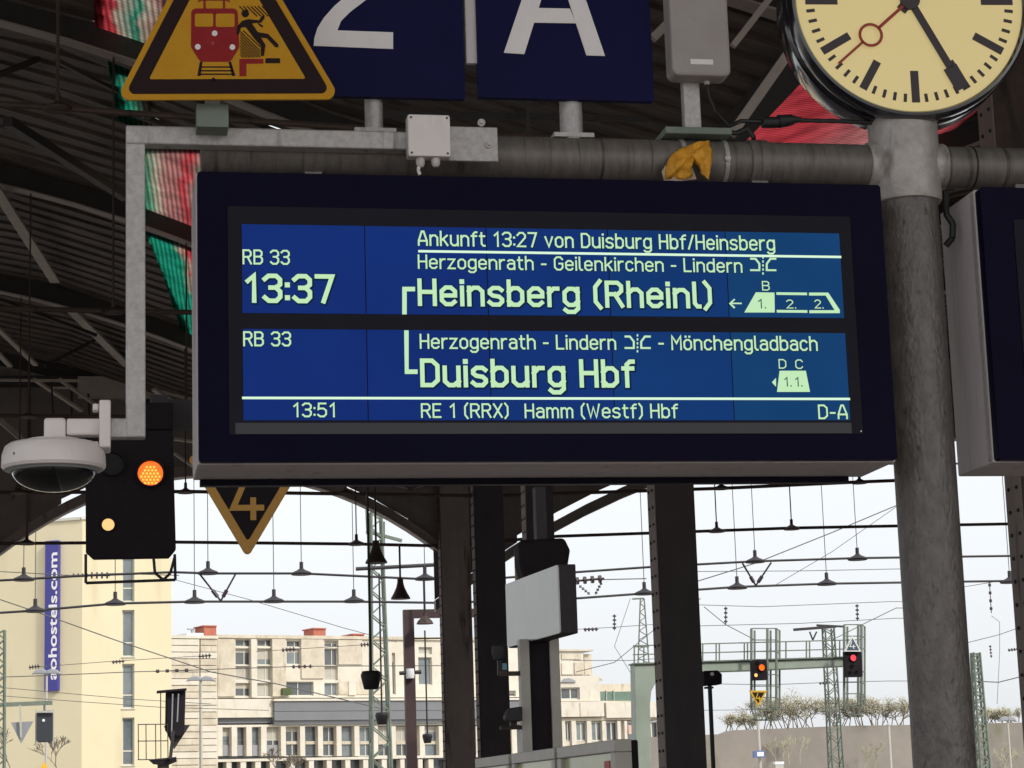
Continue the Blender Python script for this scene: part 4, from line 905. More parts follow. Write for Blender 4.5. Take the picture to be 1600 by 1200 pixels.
F67 = plane(16.7); MB(F67).prism([F67.px(*p) for p in [(788, 1118), (794, 1107), (814, 1104), (814.5, 1127), (792, 1128), (788, 1124)]], -.06, .06).build('horn', M['wire'], ls, bev=.01); vbox(798, 808, 1131, 16.7, 16.76, P(800, 1134.5, 16.7).z, P(800, 1127, 16.7).z).build('foot', M['wire'], ls)
l2 = thing('spot_lamp', 'small round lamp head with blue glint beside the black column', 'lamp', tuple(P(783, 1045, 16.9)))
c = P(781, 1020, 16.9); MB().lathe(c, [(.01, -.06), (.05, -.05), (.065, 0), (.06, .05), (.03, .075), (.01, .078)], 16).build('head', M['wire'], l2, smooth=True); vbox(778, 784, 1040, 16.88, 16.92, P(783, 1055, 16.9).z, c.z-.04).build('stem', M['wire'], l2)
vbox(785.5, 792, 1043, 16.86, 16.9, P(788, 1047, 16.9).z, P(788, 1037, 16.9).z).build('lens', mat('lens_blue', (.20, .42, .55), .15), l2)
hd = thing('rounded_housing', 'dark rounded loudspeaker housing above the slanted monitor', 'speaker', tuple(P(846, 890, 17.0)))
F17 = plane(17.0); MB(F17).prism([F17.px(*p) for p in rpoly([(806, 846), (878, 843), (887, 862), (880, 905), (818, 915), (808, 885)], 9)], -.12, .12).build('housing', M['sigblk'], hd, bev=.03)
vbox(806, 822, 880, 17.14, 17.2, P(814, 912, 17.1).z, P(814, 856, 17.1).z).build('backing_board', mat('tan_board', (.36, .28, .15), .7), hd)
vbox(840, 856, 870, 17.13, 17.25, vb_, P(848, 760, 17.1).z).build('support', M['col'], hd)

# ---- display cases at the bottom edge
A0, B0 = P(868, 1168, 14.0), P(742, 1183, 16.6)
FQ = Fa(A0, math.atan2(A0.y-B0.y, A0.x-B0.x)); ztop = A0.z
for i, (x0, x1, lb, red) in enumerate([(742, 794, 'leftmost grey framed glass case at the bottom edge, behind the others', 0), (799, 866, 'middle grey framed glass case at the bottom edge', 0), (870, 961, 'largest grey framed glass case with a red mark at the bottom edge', 1)]):
    u0, u1 = FQ.px(x0, 1185)[0], FQ.px(x1, 1185)[0]
    t = thing('display_case', lb, 'case', tuple(FQ.w((u0+u1)/2, 0, 0)), 'timetable cases')
    fw = (u1-u0)*.07; zz = ztop
    for a_, b_, c_, d_ in ((u0, u0+fw, 0, zz-.071), (u1-fw, u1, 0, zz-.071), (u0, u1, zz-.07, zz)): MB(FQ).box(a_, b_, -.10, 0, c_, d_).build('frame', M['case'], t, bev=.005)
    MB(FQ).box(u0+fw+.001, u1-fw-.001, -.05, -.03, .3, zz-.0715).build('pane', M['casepane'], t)
    if red: a_, b_ = FQ.px(945, 1188, -.029), FQ.px(953, 1188, -.029); MB(FQ).box(a_[0], b_[0], -.029, -.024, FQ.px(948, 1225, -.029)[1], FQ.px(948, 1189, -.029)[1]).build('red_mark', M['redl'] if 0 else mat('poster_red', (.5, .06, .04), .5), t)
cz = thing('cabinet', 'black cabinet with grey edge post right of the glass cases', 'cabinet', (P(980, 1180, 13.4).x, 13.4, 0))
zz = P(980, 1157, 13.4).z
vbox(966, 998, 1180, 13.3, 13.6, 0, zz).build('body', M['sigblk'], cz, bev=.01); vbox(958, 965.5, 1180, 13.3, 13.5, 0, zz-.01).build('edge_post', M['case'], cz, bev=.004)
# small platform signal on a pole
F30 = plane(30); ps = thing('repeater_signal', 'small black signal head on a thin pole right of the broad column', 'signal', (P(1109, 1200, 30).x, 30, 0))
MB(F30).prism([F30.px(*p) for p in rpoly([(1096, 1049), (1118, 1048), (1125, 1054), (1125, 1070), (1097, 1072)], 3)], -.12, .12).build('head', M['sigblk'], ps, bev=.02)
u, v = F30.px(1109, 1054); revolve(F30, u, v, [(.028, .121), (.022, .14), (.001, .142)], 12).build('lens', M['purewhite'], ps)
MB().tube((P(1109, 1100, 30).x, 30, 0), (P(1109, 1072, 30).x, 30, P(1109, 1072, 30).z+.02), .03, 10).build('pole', M['wire'], ps); vbox(1103, 1115, 1075, 29.95, 30.05, P(1109, 1076, 30).z, P(1109, 1073, 30).z).build('clamp', M['wire'], ps)

# ================================================================== OUTSIDE: cross-span cables, masts, gantry
def cross_span(y, pts, fits, label, vs=()):
    q = [P(a, b, y) for a, b in pts]; mz = sum(p.z for p in q)/len(q)
    t = thing('cross_span', label, 'cable', tuple(P(800, 900, y))[:2]+(mz,), 'overhead cross spans')
    MB().path(q, .030*y/56, 8).build('cable', M['wire'], t, smooth=True)
    w = 34*y/FPX; zt_ = 11.5
    for a, b in fits:
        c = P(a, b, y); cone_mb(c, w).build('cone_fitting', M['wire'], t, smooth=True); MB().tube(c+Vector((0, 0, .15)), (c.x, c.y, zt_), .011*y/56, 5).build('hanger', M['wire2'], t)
    MB().tube((q[0].x, y, zt_), (q[-1].x, y, zt_), .03, 6).build('carrier_cable', M['wire'], t)
    for a, b, c_ in vs:
        for s_, e_ in ((a, b), (c_, b)):
            MB().tube(P(*s_, y), P(*e_, y), .024, 6).build('strut', M['wire'], t)
            m_ = P(*s_, y).lerp(P(*e_, y), .6); MB().tube(m_, P(*s_, y).lerp(P(*e_, y), .85), .05, 8).build('insulator', M['insul'], t)
    return t
cross_span(56.5, [(-40, 909), (37, 905), (140, 899), (270, 894), (330, 896), (471, 896), (665, 905), (760, 905), (900, 894), (1015, 886), (1180, 877), (1340, 872), (1620, 868)], [(37, 904), (325, 894), (471, 895), (664, 903), (1180, 876), (1340, 872)], 'upper cross cable with cone fittings hung outside the gable', [((312, 897), (345, 939), (368, 897)), ((1160, 880), (1181, 915), (1205, 879))])
cross_span(64.0, [(-40, 960), (55, 954), (180, 943), (304, 940), (428, 940), (553, 940), (690, 942), (900, 935), (1010, 927), (1152, 917), (1292, 912), (1420, 910), (1620, 907)], [(55, 953), (180, 942), (304, 939), (428, 938), (553, 938), (1007, 926), (1152, 917), (1292, 911), (1578, 908)], 'lowest cross cable with evenly spaced cone fittings outside the gable')
# thin feeders and insulators
def insulator(mb, a, b, r, n=4):
    a, b = Vector(a), Vector(b)
    for k in range(n):
        t0, t1 = (k+.25)/n, (k+.6)/n; mb.tube(a.lerp(b, t0), a.lerp(b, t1), r, 8)
    mb.tube(a, b, r*.3, 6)
def wire(y, pts, label, rpx=.75, ins=()):
    q = [P(a, b, y) for a, b in pts]; t = thing('overhead_wire', label, 'wire', tuple(q[0]), 'overhead line wires')
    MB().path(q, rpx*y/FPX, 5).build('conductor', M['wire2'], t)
    for (x0, y0, x1, y1, rp) in ins:
        mb = MB(); insulator(mb, P(x0, y0, y-.05), P(x1, y1, y-.05), rp*y/FPX, 4); mb.build('insulator', M['insul'], t)
    return t
wire(82, [(-20, 930), (60, 957), (180, 1000), (330, 1050), (430, 1068), (600, 1108)], 'dark wire falling from the left edge across the pale yellow building', .9)
wire(90, [(270, 905), (390, 937), (540, 982), (620, 1003)], 'thin wire sloping down across the sky above the stone building', .55)
wire(76, [(0, 1058), (60, 1056), (200, 1050), (300, 1047), (470, 1041), (690, 1040)], 'level wire with dark sleeves crossing the yellow facade at lamp height', .7, [(240, 1049, 300, 1047, 2.6), (455, 1042, 490, 1041, 2.8)])
wire(84, [(0, 1074), (200, 1092), (330, 1100)], 'upper of two faint wires low on the yellow facade', .5)
wire(84.5, [(0, 1087), (120, 1096), (250, 1105), (420, 1110)], 'lower of two faint wires low on the yellow facade', .5)
wire(78, [(60, 1042), (165, 1034), (260, 1028), (330, 1024)], 'faint wire with two bead insulators in front of the yellow facade', .5, [(175, 1035, 195, 1033, 3), (45, 1043, 62, 1041, 3.5), (310, 1026, 330, 1024, 3.5)])
wire(78, [(400, 1018), (560, 1008), (600, 1005)], 'faint wire with bead insulator in front of the stone facade windows', .5, [(440, 1016, 462, 1014, 3.4), (563, 1008, 582, 1006, 3.4)])
wire(80, [(1090, 908), (1180, 880), (1300, 832), (1400, 790), (1470, 790)], 'dark feeder wire rising to the right towards the mast', .9)
wire(95, [(1210, 915), (1300, 862), (1400, 792), (1470, 792)], 'faint feeder wire rising to the right below the dark one', .55)
wire(95, [(1090, 893), (1250, 892), (1400, 889), (1470, 889)], 'faint level wire just under the upper cross cable at right', .6)
wire(88, [(1090, 945), (1190, 948), (1390, 940), (1470, 940)], 'level wire below the lowest cross cable at right', .55)
wire(92, [(1090, 978), (1250, 974), (1400, 966), (1470, 966)], 'level wire running above the signal gantry', .55)
wire(92, [(1100, 948), (1134, 976), (1180, 1000)], 'short drop wire with bead insulator left of the signal gantry cage', .7, [(1134, 948, 1134, 975, 3)])
wire(90, [(1300, 1000), (1355, 972), (1400, 950), (1470, 950)], 'wire rising to the mast from the right signal cage', .7, [(1339, 944, 1340, 970, 3)])
wire(90, [(900, 1050), (960, 1035), (1045, 965), (1095, 935)], 'wire kinked upwards behind the gantry lattice', .65, [(960, 960, 960, 985, 3)])
wire(90, [(870, 985), (960, 980), (1030, 975)], 'thin wire with bead insulator right of the slanted monitor', .5, [(912, 984, 935, 983, 3)])
wire(94, [(895, 1032), (985, 1032), (1040, 1028)], 'faint wire at the roofline of the stepped stone building', .55)
wire(93, [(985, 935), (960, 1010), (1000, 1075)], 'faint dropper loop right of the slanted monitor', .45)
wire(85, [(1090, 1068), (1200, 1070), (1300, 1066), (1390, 1064), (1470, 1064)], 'thin wire passing below the orange gantry signal', .55, [(1280, 1068, 1298, 1066, 2.2)])
wire(100, [(1090, 1110), (1240, 1108), (1400, 1100), (1470, 1100)], 'faint wire close above the blossoming bushes', .45)
wire(84, [(1500, 918), (1560, 908), (1600, 903)], 'faint wire right of the mast under the lowest cross cable', .55)
wire(84, [(1512, 1004), (1560, 992), (1600, 978)], 'faint wire sloping up right of the mast', .6, [(1546, 909, 1549, 958, 2.5), (1547, 1008, 1549, 1028, 2.2)])
wire(86, [(1518, 1064), (1560, 1066), (1592, 1058)], 'dark cantilever wire right of the mast', .9, [(1575, 1016, 1592, 1014, 2.5)])
wire(86, [(1549, 962), (1562, 972), (1562, 1020), (1558, 1100)], 'thin dropper wire right of the mast', .45)
wire(72, [(893, 908), (925, 906), (1010, 904)], 'dark wire with a row of insulators beside the slanted monitor', .9, [(897, 908, 944, 904, 6), (905, 915, 922, 929, 2.5), (940, 910, 930, 929, 2.5)])
wire(70, [(0, 893), (110, 899), (180, 896), (280, 899)], 'wire with a dark spiked insulator under the orange signal', .7, [(112, 899, 140, 899, 3), (140, 899, 172, 899, 5)])
for a, b, c_ in ((1225, 760, 912), (1262, 760, 905), (1132, 760, 872), (1150, 760, 915), (433, 756, 935), (366, 756, 895), (1512, 760, 900), (1578, 760, 905)):
    pass
def lattice(px, pyt, y, wt, wb, label, mt, zb=-.8, n=22, px_b=None, cat='mast', name='lattice_mast', ch=3.2):
    c = P(px, pyt, y); H = c.z; hw = lambda z: (wb+(wt-wb)*(z-zb)/(H-zb))*.5*y/FPX
    t = thing(name, label, cat, (c.x, y, zb))
    k = y/FPX
    for sx in (-1, 1):
        for sy in (-1, 1):
            MB().bar((c.x+sx*hw(zb), y+sy*hw(zb), zb), (c.x+sx*hw(H), y+sy*hw(H), H), ch*k, ch*k).build('chord', mt, t)
    mb = MB(); z = zb; i = 0
    while z < H-.05:
        z1 = min(H, z+hw(z)*1.75)
        for sy in (-1, 1):
            s = 1 if (i % 2) else -1
            mb.bar((c.x-s*hw(z), y+sy*hw(z), z), (c.x+s*hw(z1), y+sy*hw(z1), z1), ch*.62*k, ch*.62*k)
        s = 1 if (i % 2) else -1
        for sx in (-1, 1): mb.bar((c.x+sx*hw(z), y-s*hw(z), z), (c.x+sx*hw(z1), y+s*hw(z1), z1), ch*.5*k, ch*.5*k)
        z = z1; i += 1
    mb.build('lacing', mt, t)['kind'] = 'stuff'; return t
lm = lattice(587, 800, 70, 16, 36, 'tall pale green lattice mast rising in front of the stone building', M['green2'])
MB().bar(P(572, 830, 70), P(628, 845, 70), .1, .1).bar(P(600, 815, 70), P(600, 850, 70), .06, .06).bar(P(572, 792, 70), P(574, 835, 70), .06, .06).build('top_arm', M['green2'], lm); MB().tube(P(556, 889, 69.8), P(690, 882, 69.8), .06, 8).build('cantilever_tube', M['wire'], lm)
l2_ = lattice(1294, 982, 66, 15, 22, 'green lattice mast between the two gantry signals', M['green2'], ch=2.3)
MB().bar(P(1240, 984, 66), P(1306, 979, 66), .08, .08).bar(P(1276, 977, 66), P(1318, 979, 66), .06, .06).bar(P(1265, 987, 66), P(1270, 1000, 66), .04, .04).bar(P(1276, 987, 66), P(1270, 1000, 66), .04, .04).build('top_arm', M['wire'], l2_)
lattice(1524, 1020, 74, 11, 21, 'green lattice mast right of the tubular mast', M['green2'])
lattice(2, 985, 64, 10, 16, 'lattice mast cut off by the left edge of the photo', M['green2'])

# ---- signal gantry
YG = 60; FGy = plane(YG); kg = YG/FPX
ga = thing('signal_gantry', 'pale green steel signal gantry with railing, leg at left', 'gantry', (P(1005, 1200, YG).x, YG, -.8))
MB(FGy).prism([FGy.px(*p) for p in [(991, 1038), (1180, 1033), (1342, 1027), (1342, 1040), (1180, 1047.5), (1060, 1051.5), (1040, 1053), (1027, 1062), (1018, 1080), (1016, 1100), (1020, 1330), (997, 1330)]], -.5, 0).build('frame', M['green'], ga, bev=.02)
MB(FGy).prism([FGy.px(*p) for p in [(989, 1036), (1344, 1025), (1344, 1027.2), (989, 1038.2)]], -.56, .06).build('top_flange', M['green2'], ga)
mb = MB(FGy)
for x_ in (991, 1006, 1028, 1060, 1098, 1119, 1124, 1163, 1168, 1228, 1260, 1265, 1300, 1312, 1342):
    p_, q_ = P(x_, 1036-(x_-991)*.031, YG), P(x_, 1009-(x_-991)*.026, YG); MB().bar(p_, q_, 1.9*kg, 1.9*kg).build('railing_post', M['green2'], ga)
for y_ in (1009, 1023): MB().bar(P(989, y_, YG), P(1345, y_-9.5, YG), 1.7*kg, 1.7*kg).build('rail', M['green2'], ga)
MB().bar(P(991, 1010, YG), P(1014, 1010, YG), .05, .05).build('rail', M['green2'], ga)
mb = MB()
for i in range(14):
    for xa, xb, s in ((998, 1001, 1), (1012, 1006, -1)):
        pass
    za, zb_ = 1036-i*7.2, 1036-(i+1)*7.2
    L = lambda z: 997+(1036-z)*.035; Rr = lambda z: 1014-(1036-z)*.075
    mb.bar(P(L(za), za, YG), P(L(zb_), zb_, YG), 1.8*kg, 1.8*kg); mb.bar(P(Rr(za), za, YG), P(Rr(zb_), zb_, YG), 1.8*kg, 1.8*kg); mb.bar(P(L(za) if i % 2 else Rr(za), za, YG), P(Rr(zb_) if i % 2 else L(zb_), zb_, YG), 1.3*kg, 1.3*kg)
mb.bar(P(988, 936, YG), P(1006, 935, YG), .04, .04); mb.build('upper_lattice', M['green2'], ga)
def cage(x0, x1, yt, yb, xm):
    mb = MB()
    for x_ in (x0, xm, x1):
        mb.bar(P(x_, yt, YG-.3), P(x_, yb, YG-.3), 3.4*kg, 3.4*kg); mb.bar(P(x_+5, yt+3, YG+.5), P(x_+5, yb, YG+.5), 2.8*kg, 2.8*kg)
    n = 7
    for i in range(n+1):
        y_ = yt+(yb-yt)*i/n
        if 1 < i < n-3 and i != 2: continue
        mb.bar(P(x0, y_, YG-.3), P(x1, y_, YG-.3), 1.6*kg, 1.6*kg); mb.bar(P(x1, y_, YG-.3), P(x1+5, y_+3, YG+.5), 1.4*kg, 1.4*kg)
    mb.bar(P(x0, yb, YG-.3), P(x0+7, yb+16, YG-.3), 2*kg, 2*kg); mb.bar(P(x1, yb, YG-.3), P(x1-5, yb+16, YG-.3), 2*kg, 2*kg); mb.bar(P(x0-2, yb+18, YG-.2), P(x1+2, yb+18, YG-.2), 2.5*kg, 12*kg, (0, 1, 0)) if False else mb.bar(P(x0-1, yb+17, YG-.2), P(x1+2, yb+17, YG-.2), 8*kg, 2.4*kg)
    for i in range(3): mb.bar(P(x0+5+i*8, yb, YG-.3), P(x0+9+i*8, yb+16, YG-.3), 1.5*kg, 1.5*kg)
    mb.build('signal_cage', M['green2'], ga)
cage(1174, 1213, 982, 1108, 1199); cage(1319, 1346, 976, 1102, 1341)
FGs = plane(YG-.6)
def head(px0, px1, py0, py1, label, lamps):
    t = thing('gantry_signal', label, 'signal', tuple(P((px0+px1)/2, py1, YG-.6)), 'signal heads on the gantry')
    a_, b_ = FGs.px(px0, py1), FGs.px(px1, py0); MB(FGs).prism(rrect(a_[0], b_[0], a_[1], b_[1], .04), -.18, 0).build('board', M['sigblk'], t)
    for px, py, r, mt in lamps: lens(FGs, px, py, r, YG, mt, M['sigblk'], t)
head(1176, 1198, 1031, 1063, 'gantry signal head showing an orange and a small yellow light', [(1190, 1043, 5, M['orange']), (1181, 1055, 3, M['warm']), (1183, 1036, 2.5, M['lens'])])
head(1322, 1346, 1017, 1058, 'gantry signal head showing a red light', [(1333, 1028, 5, M['redl']), (1331, 1041, 2.5, M['lens']), (1328, 1051, 2.2, M['lens']), (1338, 1050, 2.2, M['lens'])])
FGt = plane(YG-.7)
def tboard(pts, rim, fld, k, num, nx0, nx1, base, cap, nmat, label):
    t = thing('speed_sign', label, 'sign', tuple(P(sum(p[0] for p in pts)/3, max(p[1] for p in pts), YG-.7)))
    MB(FGt).prism([FGt.px(*p) for p in pts], -.06, 0).build('board', rim, t); MB(FGt).prism([FGt.px(*p) for p in inset3(pts, k)], .004, .012).build('field', fld, t)
    stroke(FGt, num, nx0, nx1, base, cap, nmat, t, .02, 1.0)
M['yelfar'] = mat('far_yellow', (.75, .44, .03), .5)
tboard([(1171, 1079), (1199, 1079), (1185, 1104)], M['yelfar'], M['sigblk'], .66, '4', 1181, 1189.5, 1095, 12, M['yelfar'], 'small yellow rimmed inverted triangle with number 4 under the orange gantry signal')
tboard([(1319, 1018), (1346, 1018), (1332, 993)], M['purewhite'], mat('sign_slate', (.06, .10, .14), .5), .72, '4', 1327.5, 1337, 1014, 12, M['purewhite'], 'small white rimmed triangle with number 4 above the red gantry signal')
# ---- signals seen from behind at left
F65 = plane(65); kk = 65/FPX
rs_ = thing('trackside_signal', 'black signal head from behind with triangle board and wire cage', 'signal', (P(275, 1200, 65).x, 65, -.8))
MB(F65).prism([F65.px(*p) for p in rpoly([(259, 1080), (290, 1078), (288, 1148), (278, 1152), (258, 1142)], 4)], -.25, .1).build('head', M['sigblk'], rs_, bev=.03)
MB(F65).prism([F65.px(*p) for p in [(245, 1080), (291, 1076), (291, 1079), (245, 1083)]], -.3, .3).build('hood', M['sigblk'], rs_)
MB().bar(P(270, 1084, 64.7), P(268, 1150, 64.7), 2*kk, 2*kk).bar(P(279, 1084, 64.7), P(277, 1128, 64.7), 2*kk, 2*kk).build('back_rails', M['lampgrey'], rs_)
MB(F65).prism([F65.px(*p) for p in [(256, 1134), (297, 1133), (272, 1171)]], -.1, -.05).build('triangle_board', M['col'], rs_)
mb = MB()
for x_ in (216, 228, 243, 251, 262): mb.bar(P(x_, 1132, 64.8), P(x_+.5, 1187, 64.8), 1.4*kk, 1.4*kk)
for y_ in (1132, 1158, 1187): mb.bar(P(215, y_, 64.8), P(263, y_-.5, 64.8), 1.4*kk, 1.4*kk)
mb.bar(P(251, 1082, 64.8), P(251, 1132, 64.8), 1.6*kk, 1.6*kk); mb.build('wire_cage', M['wire'], rs_)
MB(F65).prism([F65.px(*p) for p in [(232, 1187), (275, 1183), (276, 1190), (262, 1196), (240, 1194)]], -.25, .2).build('bracket', M['sigblk'], rs_)
p_ = P(255, 1200, 65); MB().tube((p_.x, 65, -.8), (p_.x, 65, P(255, 1185, 65).z), 9*kk, 12).build('pole', M['col'], rs_); MB().bar(P(271, 1142, 64.7), P(266, 1186, 64.7), 5*kk, 5*kk).build('stem', M['wire'], rs_)
F72 = plane(72); k7 = 72/FPX
ab = thing('bracket_signal', 'horizontal green arm at the left edge holding a triangle board and a signal box', 'signal', (P(20, 1200, 72).x, 72, P(20, 1105, 72).z))
MB().bar(P(-40, 1103, 72), P(82, 1098, 72), 8*k7, 6*k7).build('arm', M['green2'], ab)
MB(F72).prism([F72.px(*p) for p in [(17, 1129), (52, 1127), (33, 1162)]], -.05, 0).build('triangle_board', M['lampgrey'], ab); MB().bar(P(31, 1102, 71.9), P(33, 1152, 71.9), 3*k7, 3*k7).build('hanger', M['polegrey'], ab)
a_, b_ = F72.px(57, 1160), F72.px(83, 1110); MB(F72).prism(rrect(a_[0], b_[0], a_[1], b_[1], .08), -.2, .1).build('signal_box', mat('slate_box', (.035, .04, .05), .5), ab, bev=.02)
u, v = F72.px(68, 1126); revolve(F72, u, v, [(.05, .1), (.04, .13), (.001, .135)], 10).build('lens', M['purewhite'], ab)
MB().bar(P(56, 1108, 72), P(56, 1167, 72), 2*k7, 2*k7).bar(P(83, 1108, 72), P(83, 1167, 72), 2*k7, 2*k7).bar(P(55, 1112, 71.8), P(84, 1112, 71.8), 3*k7, 3*k7).build('box_frame', M['polegrey'], ab)
MB().bar(P(69, 1098, 72.1), P(69, 1110, 72.1), 2*k7, 2*k7).build('hanger', M['green2'], ab)
# street lamps
def street_lamp(px, py, y, label, wp=24):
    k = y/FPX; c = P(px, py, y); t = thing('street_lamp', label, 'street lamp', (c.x, y, -.8), 'twin headed street lamps')
    MB().tube((c.x, y, -.8), (c.x, y, c.z), 2.2*k, 10, 1.6*k).build('pole', M['polegrey'], t)
    F = plane(y)
    for s in (-1, 1):
        pts = [(px, py-1), (px+s*wp*.3, py-4), (px+s*wp*.7, py-2), (px+s*wp, py+5), (px+s*wp*.6, py+3.5), (px+s*wp*.2, py+3.5), (px, py+4)]
        MB(F).prism([F.px(*p) for p in pts], -5*k, 5*k).build('lamp_head', M['lampgrey'], t, bev=1*k)
street_lamp(314, 1060, 105, 'twin headed street lamp in front of the rusticated stone corner')
street_lamp(73, 1049, 98, 'twin headed street lamp in front of the vertical blue sign')
street_lamp(1574, 1123, 100, 'twin headed street lamp at the right edge', 14)
def post(px, py, y, rp, label):
    k = y/FPX; c = P(px, py, y); t = thing('pale_post', label, 'post', (c.x, y, -.8))
    MB().tube((c.x, y, -.8), (c.x, y, c.z), rp*k, 10).build('pole', M['polegrey'], t); MB().lathe((c.x, y, c.z), [(rp*1.5*k, -2*k), (rp*1.5*k, 0), (.3*rp*k, 2*k)], 8).build('cap', M['polegrey'], t); return t, k
t, k = post(1184, 1124, 95, 2.6, 'pale post with small blue sign in front of the brown wall')
Fp = plane(94.8); a_, b_ = Fp.px(1177, 1184), Fp.px(1194, 1173); MB(Fp).box(a_[0], b_[0], -.05, .1, a_[1], b_[1]).build('blue_sign', mat('post_blue', (.10, .16, .36), .5), t); a_, b_ = Fp.px(1182, 1182), Fp.px(1192, 1175); MB(Fp).box(a_[0], b_[0], .101, .12, a_[1], b_[1]).build('sign_field', M['purewhite'], t)
post(1388, 1132, 95, 2.4, 'plain pale post in front of the brown wall left of the mast')
tg = thing('trackside_box', 'small white trackside box in front of the brown wall', 'box', tuple(P(1217, 1196, 94))); Fp = plane(94); a_, b_ = Fp.px(1210, 1195), Fp.px(1224, 1190); MB(Fp).box(a_[0], b_[0], -.2, .1, a_[1], b_[1]).build('lid', M['purewhite'], tg, bev=.02); MB(Fp).box(a_[0]+.02, b_[0]-.02, -.18, .08, -.8, a_[1]-.004).build('body', M['polegrey'], tg)

# ================================================================== BUILDINGS
def wall_holes(F, u0, u1, v0, v1, holes, d0, d1):
    """wall slab with real openings"""
    mb = MB(F); vs = sorted({v0, v1} | {h[2] for h in holes} | {h[3] for h in holes}); vs = [v for v in vs if v0 <= v <= v1]
    for a, b in zip(vs[:-1], vs[1:]):
        if b-a < 1e-4: continue
        m_ = (a+b)/2; cut = sorted((h[0], h[1]) for h in holes if h[2] < m_ < h[3]); x = u0
        for c0, c1 in cut+[(u1, u1)]:
            if c0-x > 1e-3: mb.box(x, c0, d0, d1, a, b)
            x = max(x, c1)
    return mb
def window(F, par, h, d, fm, pm, fw=.07, mull=(), trans=(), blind=0):
    u0, u1, v0, v1 = h
    mb = MB(F)
    for a, b, c, e in ((u0, u0+fw, v0, v1), (u1-fw, u1, v0, v1), (u0+fw, u1-fw, v0, v0+fw), (u0+fw, u1-fw, v1-fw, v1)): mb.box(a, b, d-.08, d, c, e)
    for f_ in mull: x = u0+(u1-u0)*f_; mb.box(x-fw/2, x+fw/2, d-.07, d+.01, v0+fw, v1-fw)
    for f_ in trans: z = v0+(v1-v0)*f_; mb.box(u0+fw, u1-fw, d-.075, d+.005, z-fw/2, z+fw/2)
    w = mb.build('window', fm, par)
    MB(F).box(u0+fw*.5, u1-fw*.5, d-.05, d-.03, v0+fw*.5, v1-fw*.5).build('pane', pm, w)
    if blind:
        MB(F).box(u0+fw, u1-fw, d-.028, d-.02, v1-fw-(v1-v0)*blind, v1-fw).build('blind', M['curtain'], w)
    return w
# ---- pale yellow tower block
CH = P(128, 1000, 130)
FHr = Fa(CH, R(6)); FHl = Fa(CH, R(-28))
ho = thing('apartment_tower', 'plain pale yellow tower block with one column of tall windows', 'building', (CH.x+3, CH.y+6, -.8))
ur = FHr.px(268, 1000)[0]; vt_ = FHr.px(128, 812)[1]; hol = []
for (y0, y1) in ((800, 862), (869, 940), (953, 1026), (1037, 1107), (1121, 1196)):
    a_, b_ = FHr.px(191, y1), FHr.px(210, y0); hol.append((a_[0], b_[0], a_[1], b_[1]))
hol = [h for h in hol if h[3] < vt_]
wall_holes(FHr, 0, ur, -.8, vt_, hol, -.45, 0).build('wall', M['hotel'], ho)
MB(FHr).box(.1, ur-.05, -9, -.9, -.8, vt_-.05).build('core', M['hotel'], ho)
for h in hol:
    w = window(FHr, ho, h, -.22, M['hotelframe'], M['pane'], .075, (), (.30,)); MB(FHr).box(h[0]-.05, h[1]+.05, -.2, .07, h[2]-.06, h[2]-.003).build('sill', M['hotelframe'], w)
MB(FHl).box(-13, -.004, -.4, -.002, -.8, vt_).build('wall', M['hotel'], ho)
MB(FHl).box(-13, -.3, -9, -.9, -.8, vt_-.05).build('core', M['hotel'], ho)
MB(FHr).box(-.08, ur+.08, -.6, .10, vt_+.003, vt_+.16).build('parapet', M['hotelframe'], ho); MB(FHl).box(-13, -.1, -.6, .10, vt_+.003, vt_+.16).build('parapet', M['hotelframe'], ho)
a_, b_ = FHl.px(69, 1080, .3), FHl.px(91, 844, .3)
hs_ = thing('vertical_sign', 'tall narrow blue vertical sign with white web address on the yellow wall', 'sign', tuple(FHl.w((a_[0]+b_[0])/2, .1, a_[1])))
MB(FHl).prism(rrect(a_[0], b_[0], a_[1], b_[1], .03), .02, .30).build('board', M['signblue'], hs_)
letter(FHl, 'aohostels.com', 88, 863, 1062, 12.5, M['purewhite'], hs_, .31, .02, vert=True)
# ---- long stone office building
FOf = Fa(P(268, 1000, 150), R(20))
ob = thing('office_building', 'long beige stone office building with red chimneys and grey fascia', 'building', tuple(P(470, 1100, 155))[:2]+(-.8,))
def R4(x0, x1, y0, y1, F=FOf, d=0):
    xm = (x0+x1)/2; u0, u1 = F.px(x0, (y0+y1)/2, d)[0], F.px(x1, (y0+y1)/2, d)[0]; v1, v0 = F.px(xm, y0, d)[1], F.px(xm, y1, d)[1]
    return (u0, u1, v0, v1)
def blk(x0, x1, y0, y1, d0, d1, name, mt, F=FOf, zb=None, bev=0, par=None):
    u0, u1, v0, v1 = R4(x0, x1, y0, y1, F, d1); return MB(F).box(u0, u1, d0, d1, v0 if zb is None else zb, v1).build(name, mt, par or ob, bev=bev)
# rusticated corner pier, course by course
for (x0, x1) in ((262, 311.5), (313.5, 339.5)):
    y_ = 998.0
    while y_ < 1212:
        yn = y_+10.4; blk(x0+random.uniform(-.2, .2), x1, y_+.6, yn-.6, -.5, .55+random.uniform(-.03, .05), 'stone_course', M['stone'] if random.random() < .6 else M['stone2']); y_ = yn
blk(262, 340, 997, 1260, -3, .40, 'pier_core', M['stone'], zb=-.8)
blk(262, 341, 993, 997.5, -3, .65, 'coping', M['stone2'])
H = []
W4 = [(999, 1010), (1013, 1039), (1040.5, 1063), (1067, 1088)]
for c0, c1 in ((368, 392), (402, 425)):
    for y0, y1 in W4: H.append((c0, c1, y0, y1))
for y0, y1 in ((1001, 1011), (1013, 1038)): H.append((448, 470, y0, y1))
H.append((444, 490, 1065, 1087))
for y0, y1 in ((1001, 1011), (1013, 1040), (1041.5, 1063), (1067, 1087)): H.append((507, 528, y0, y1))
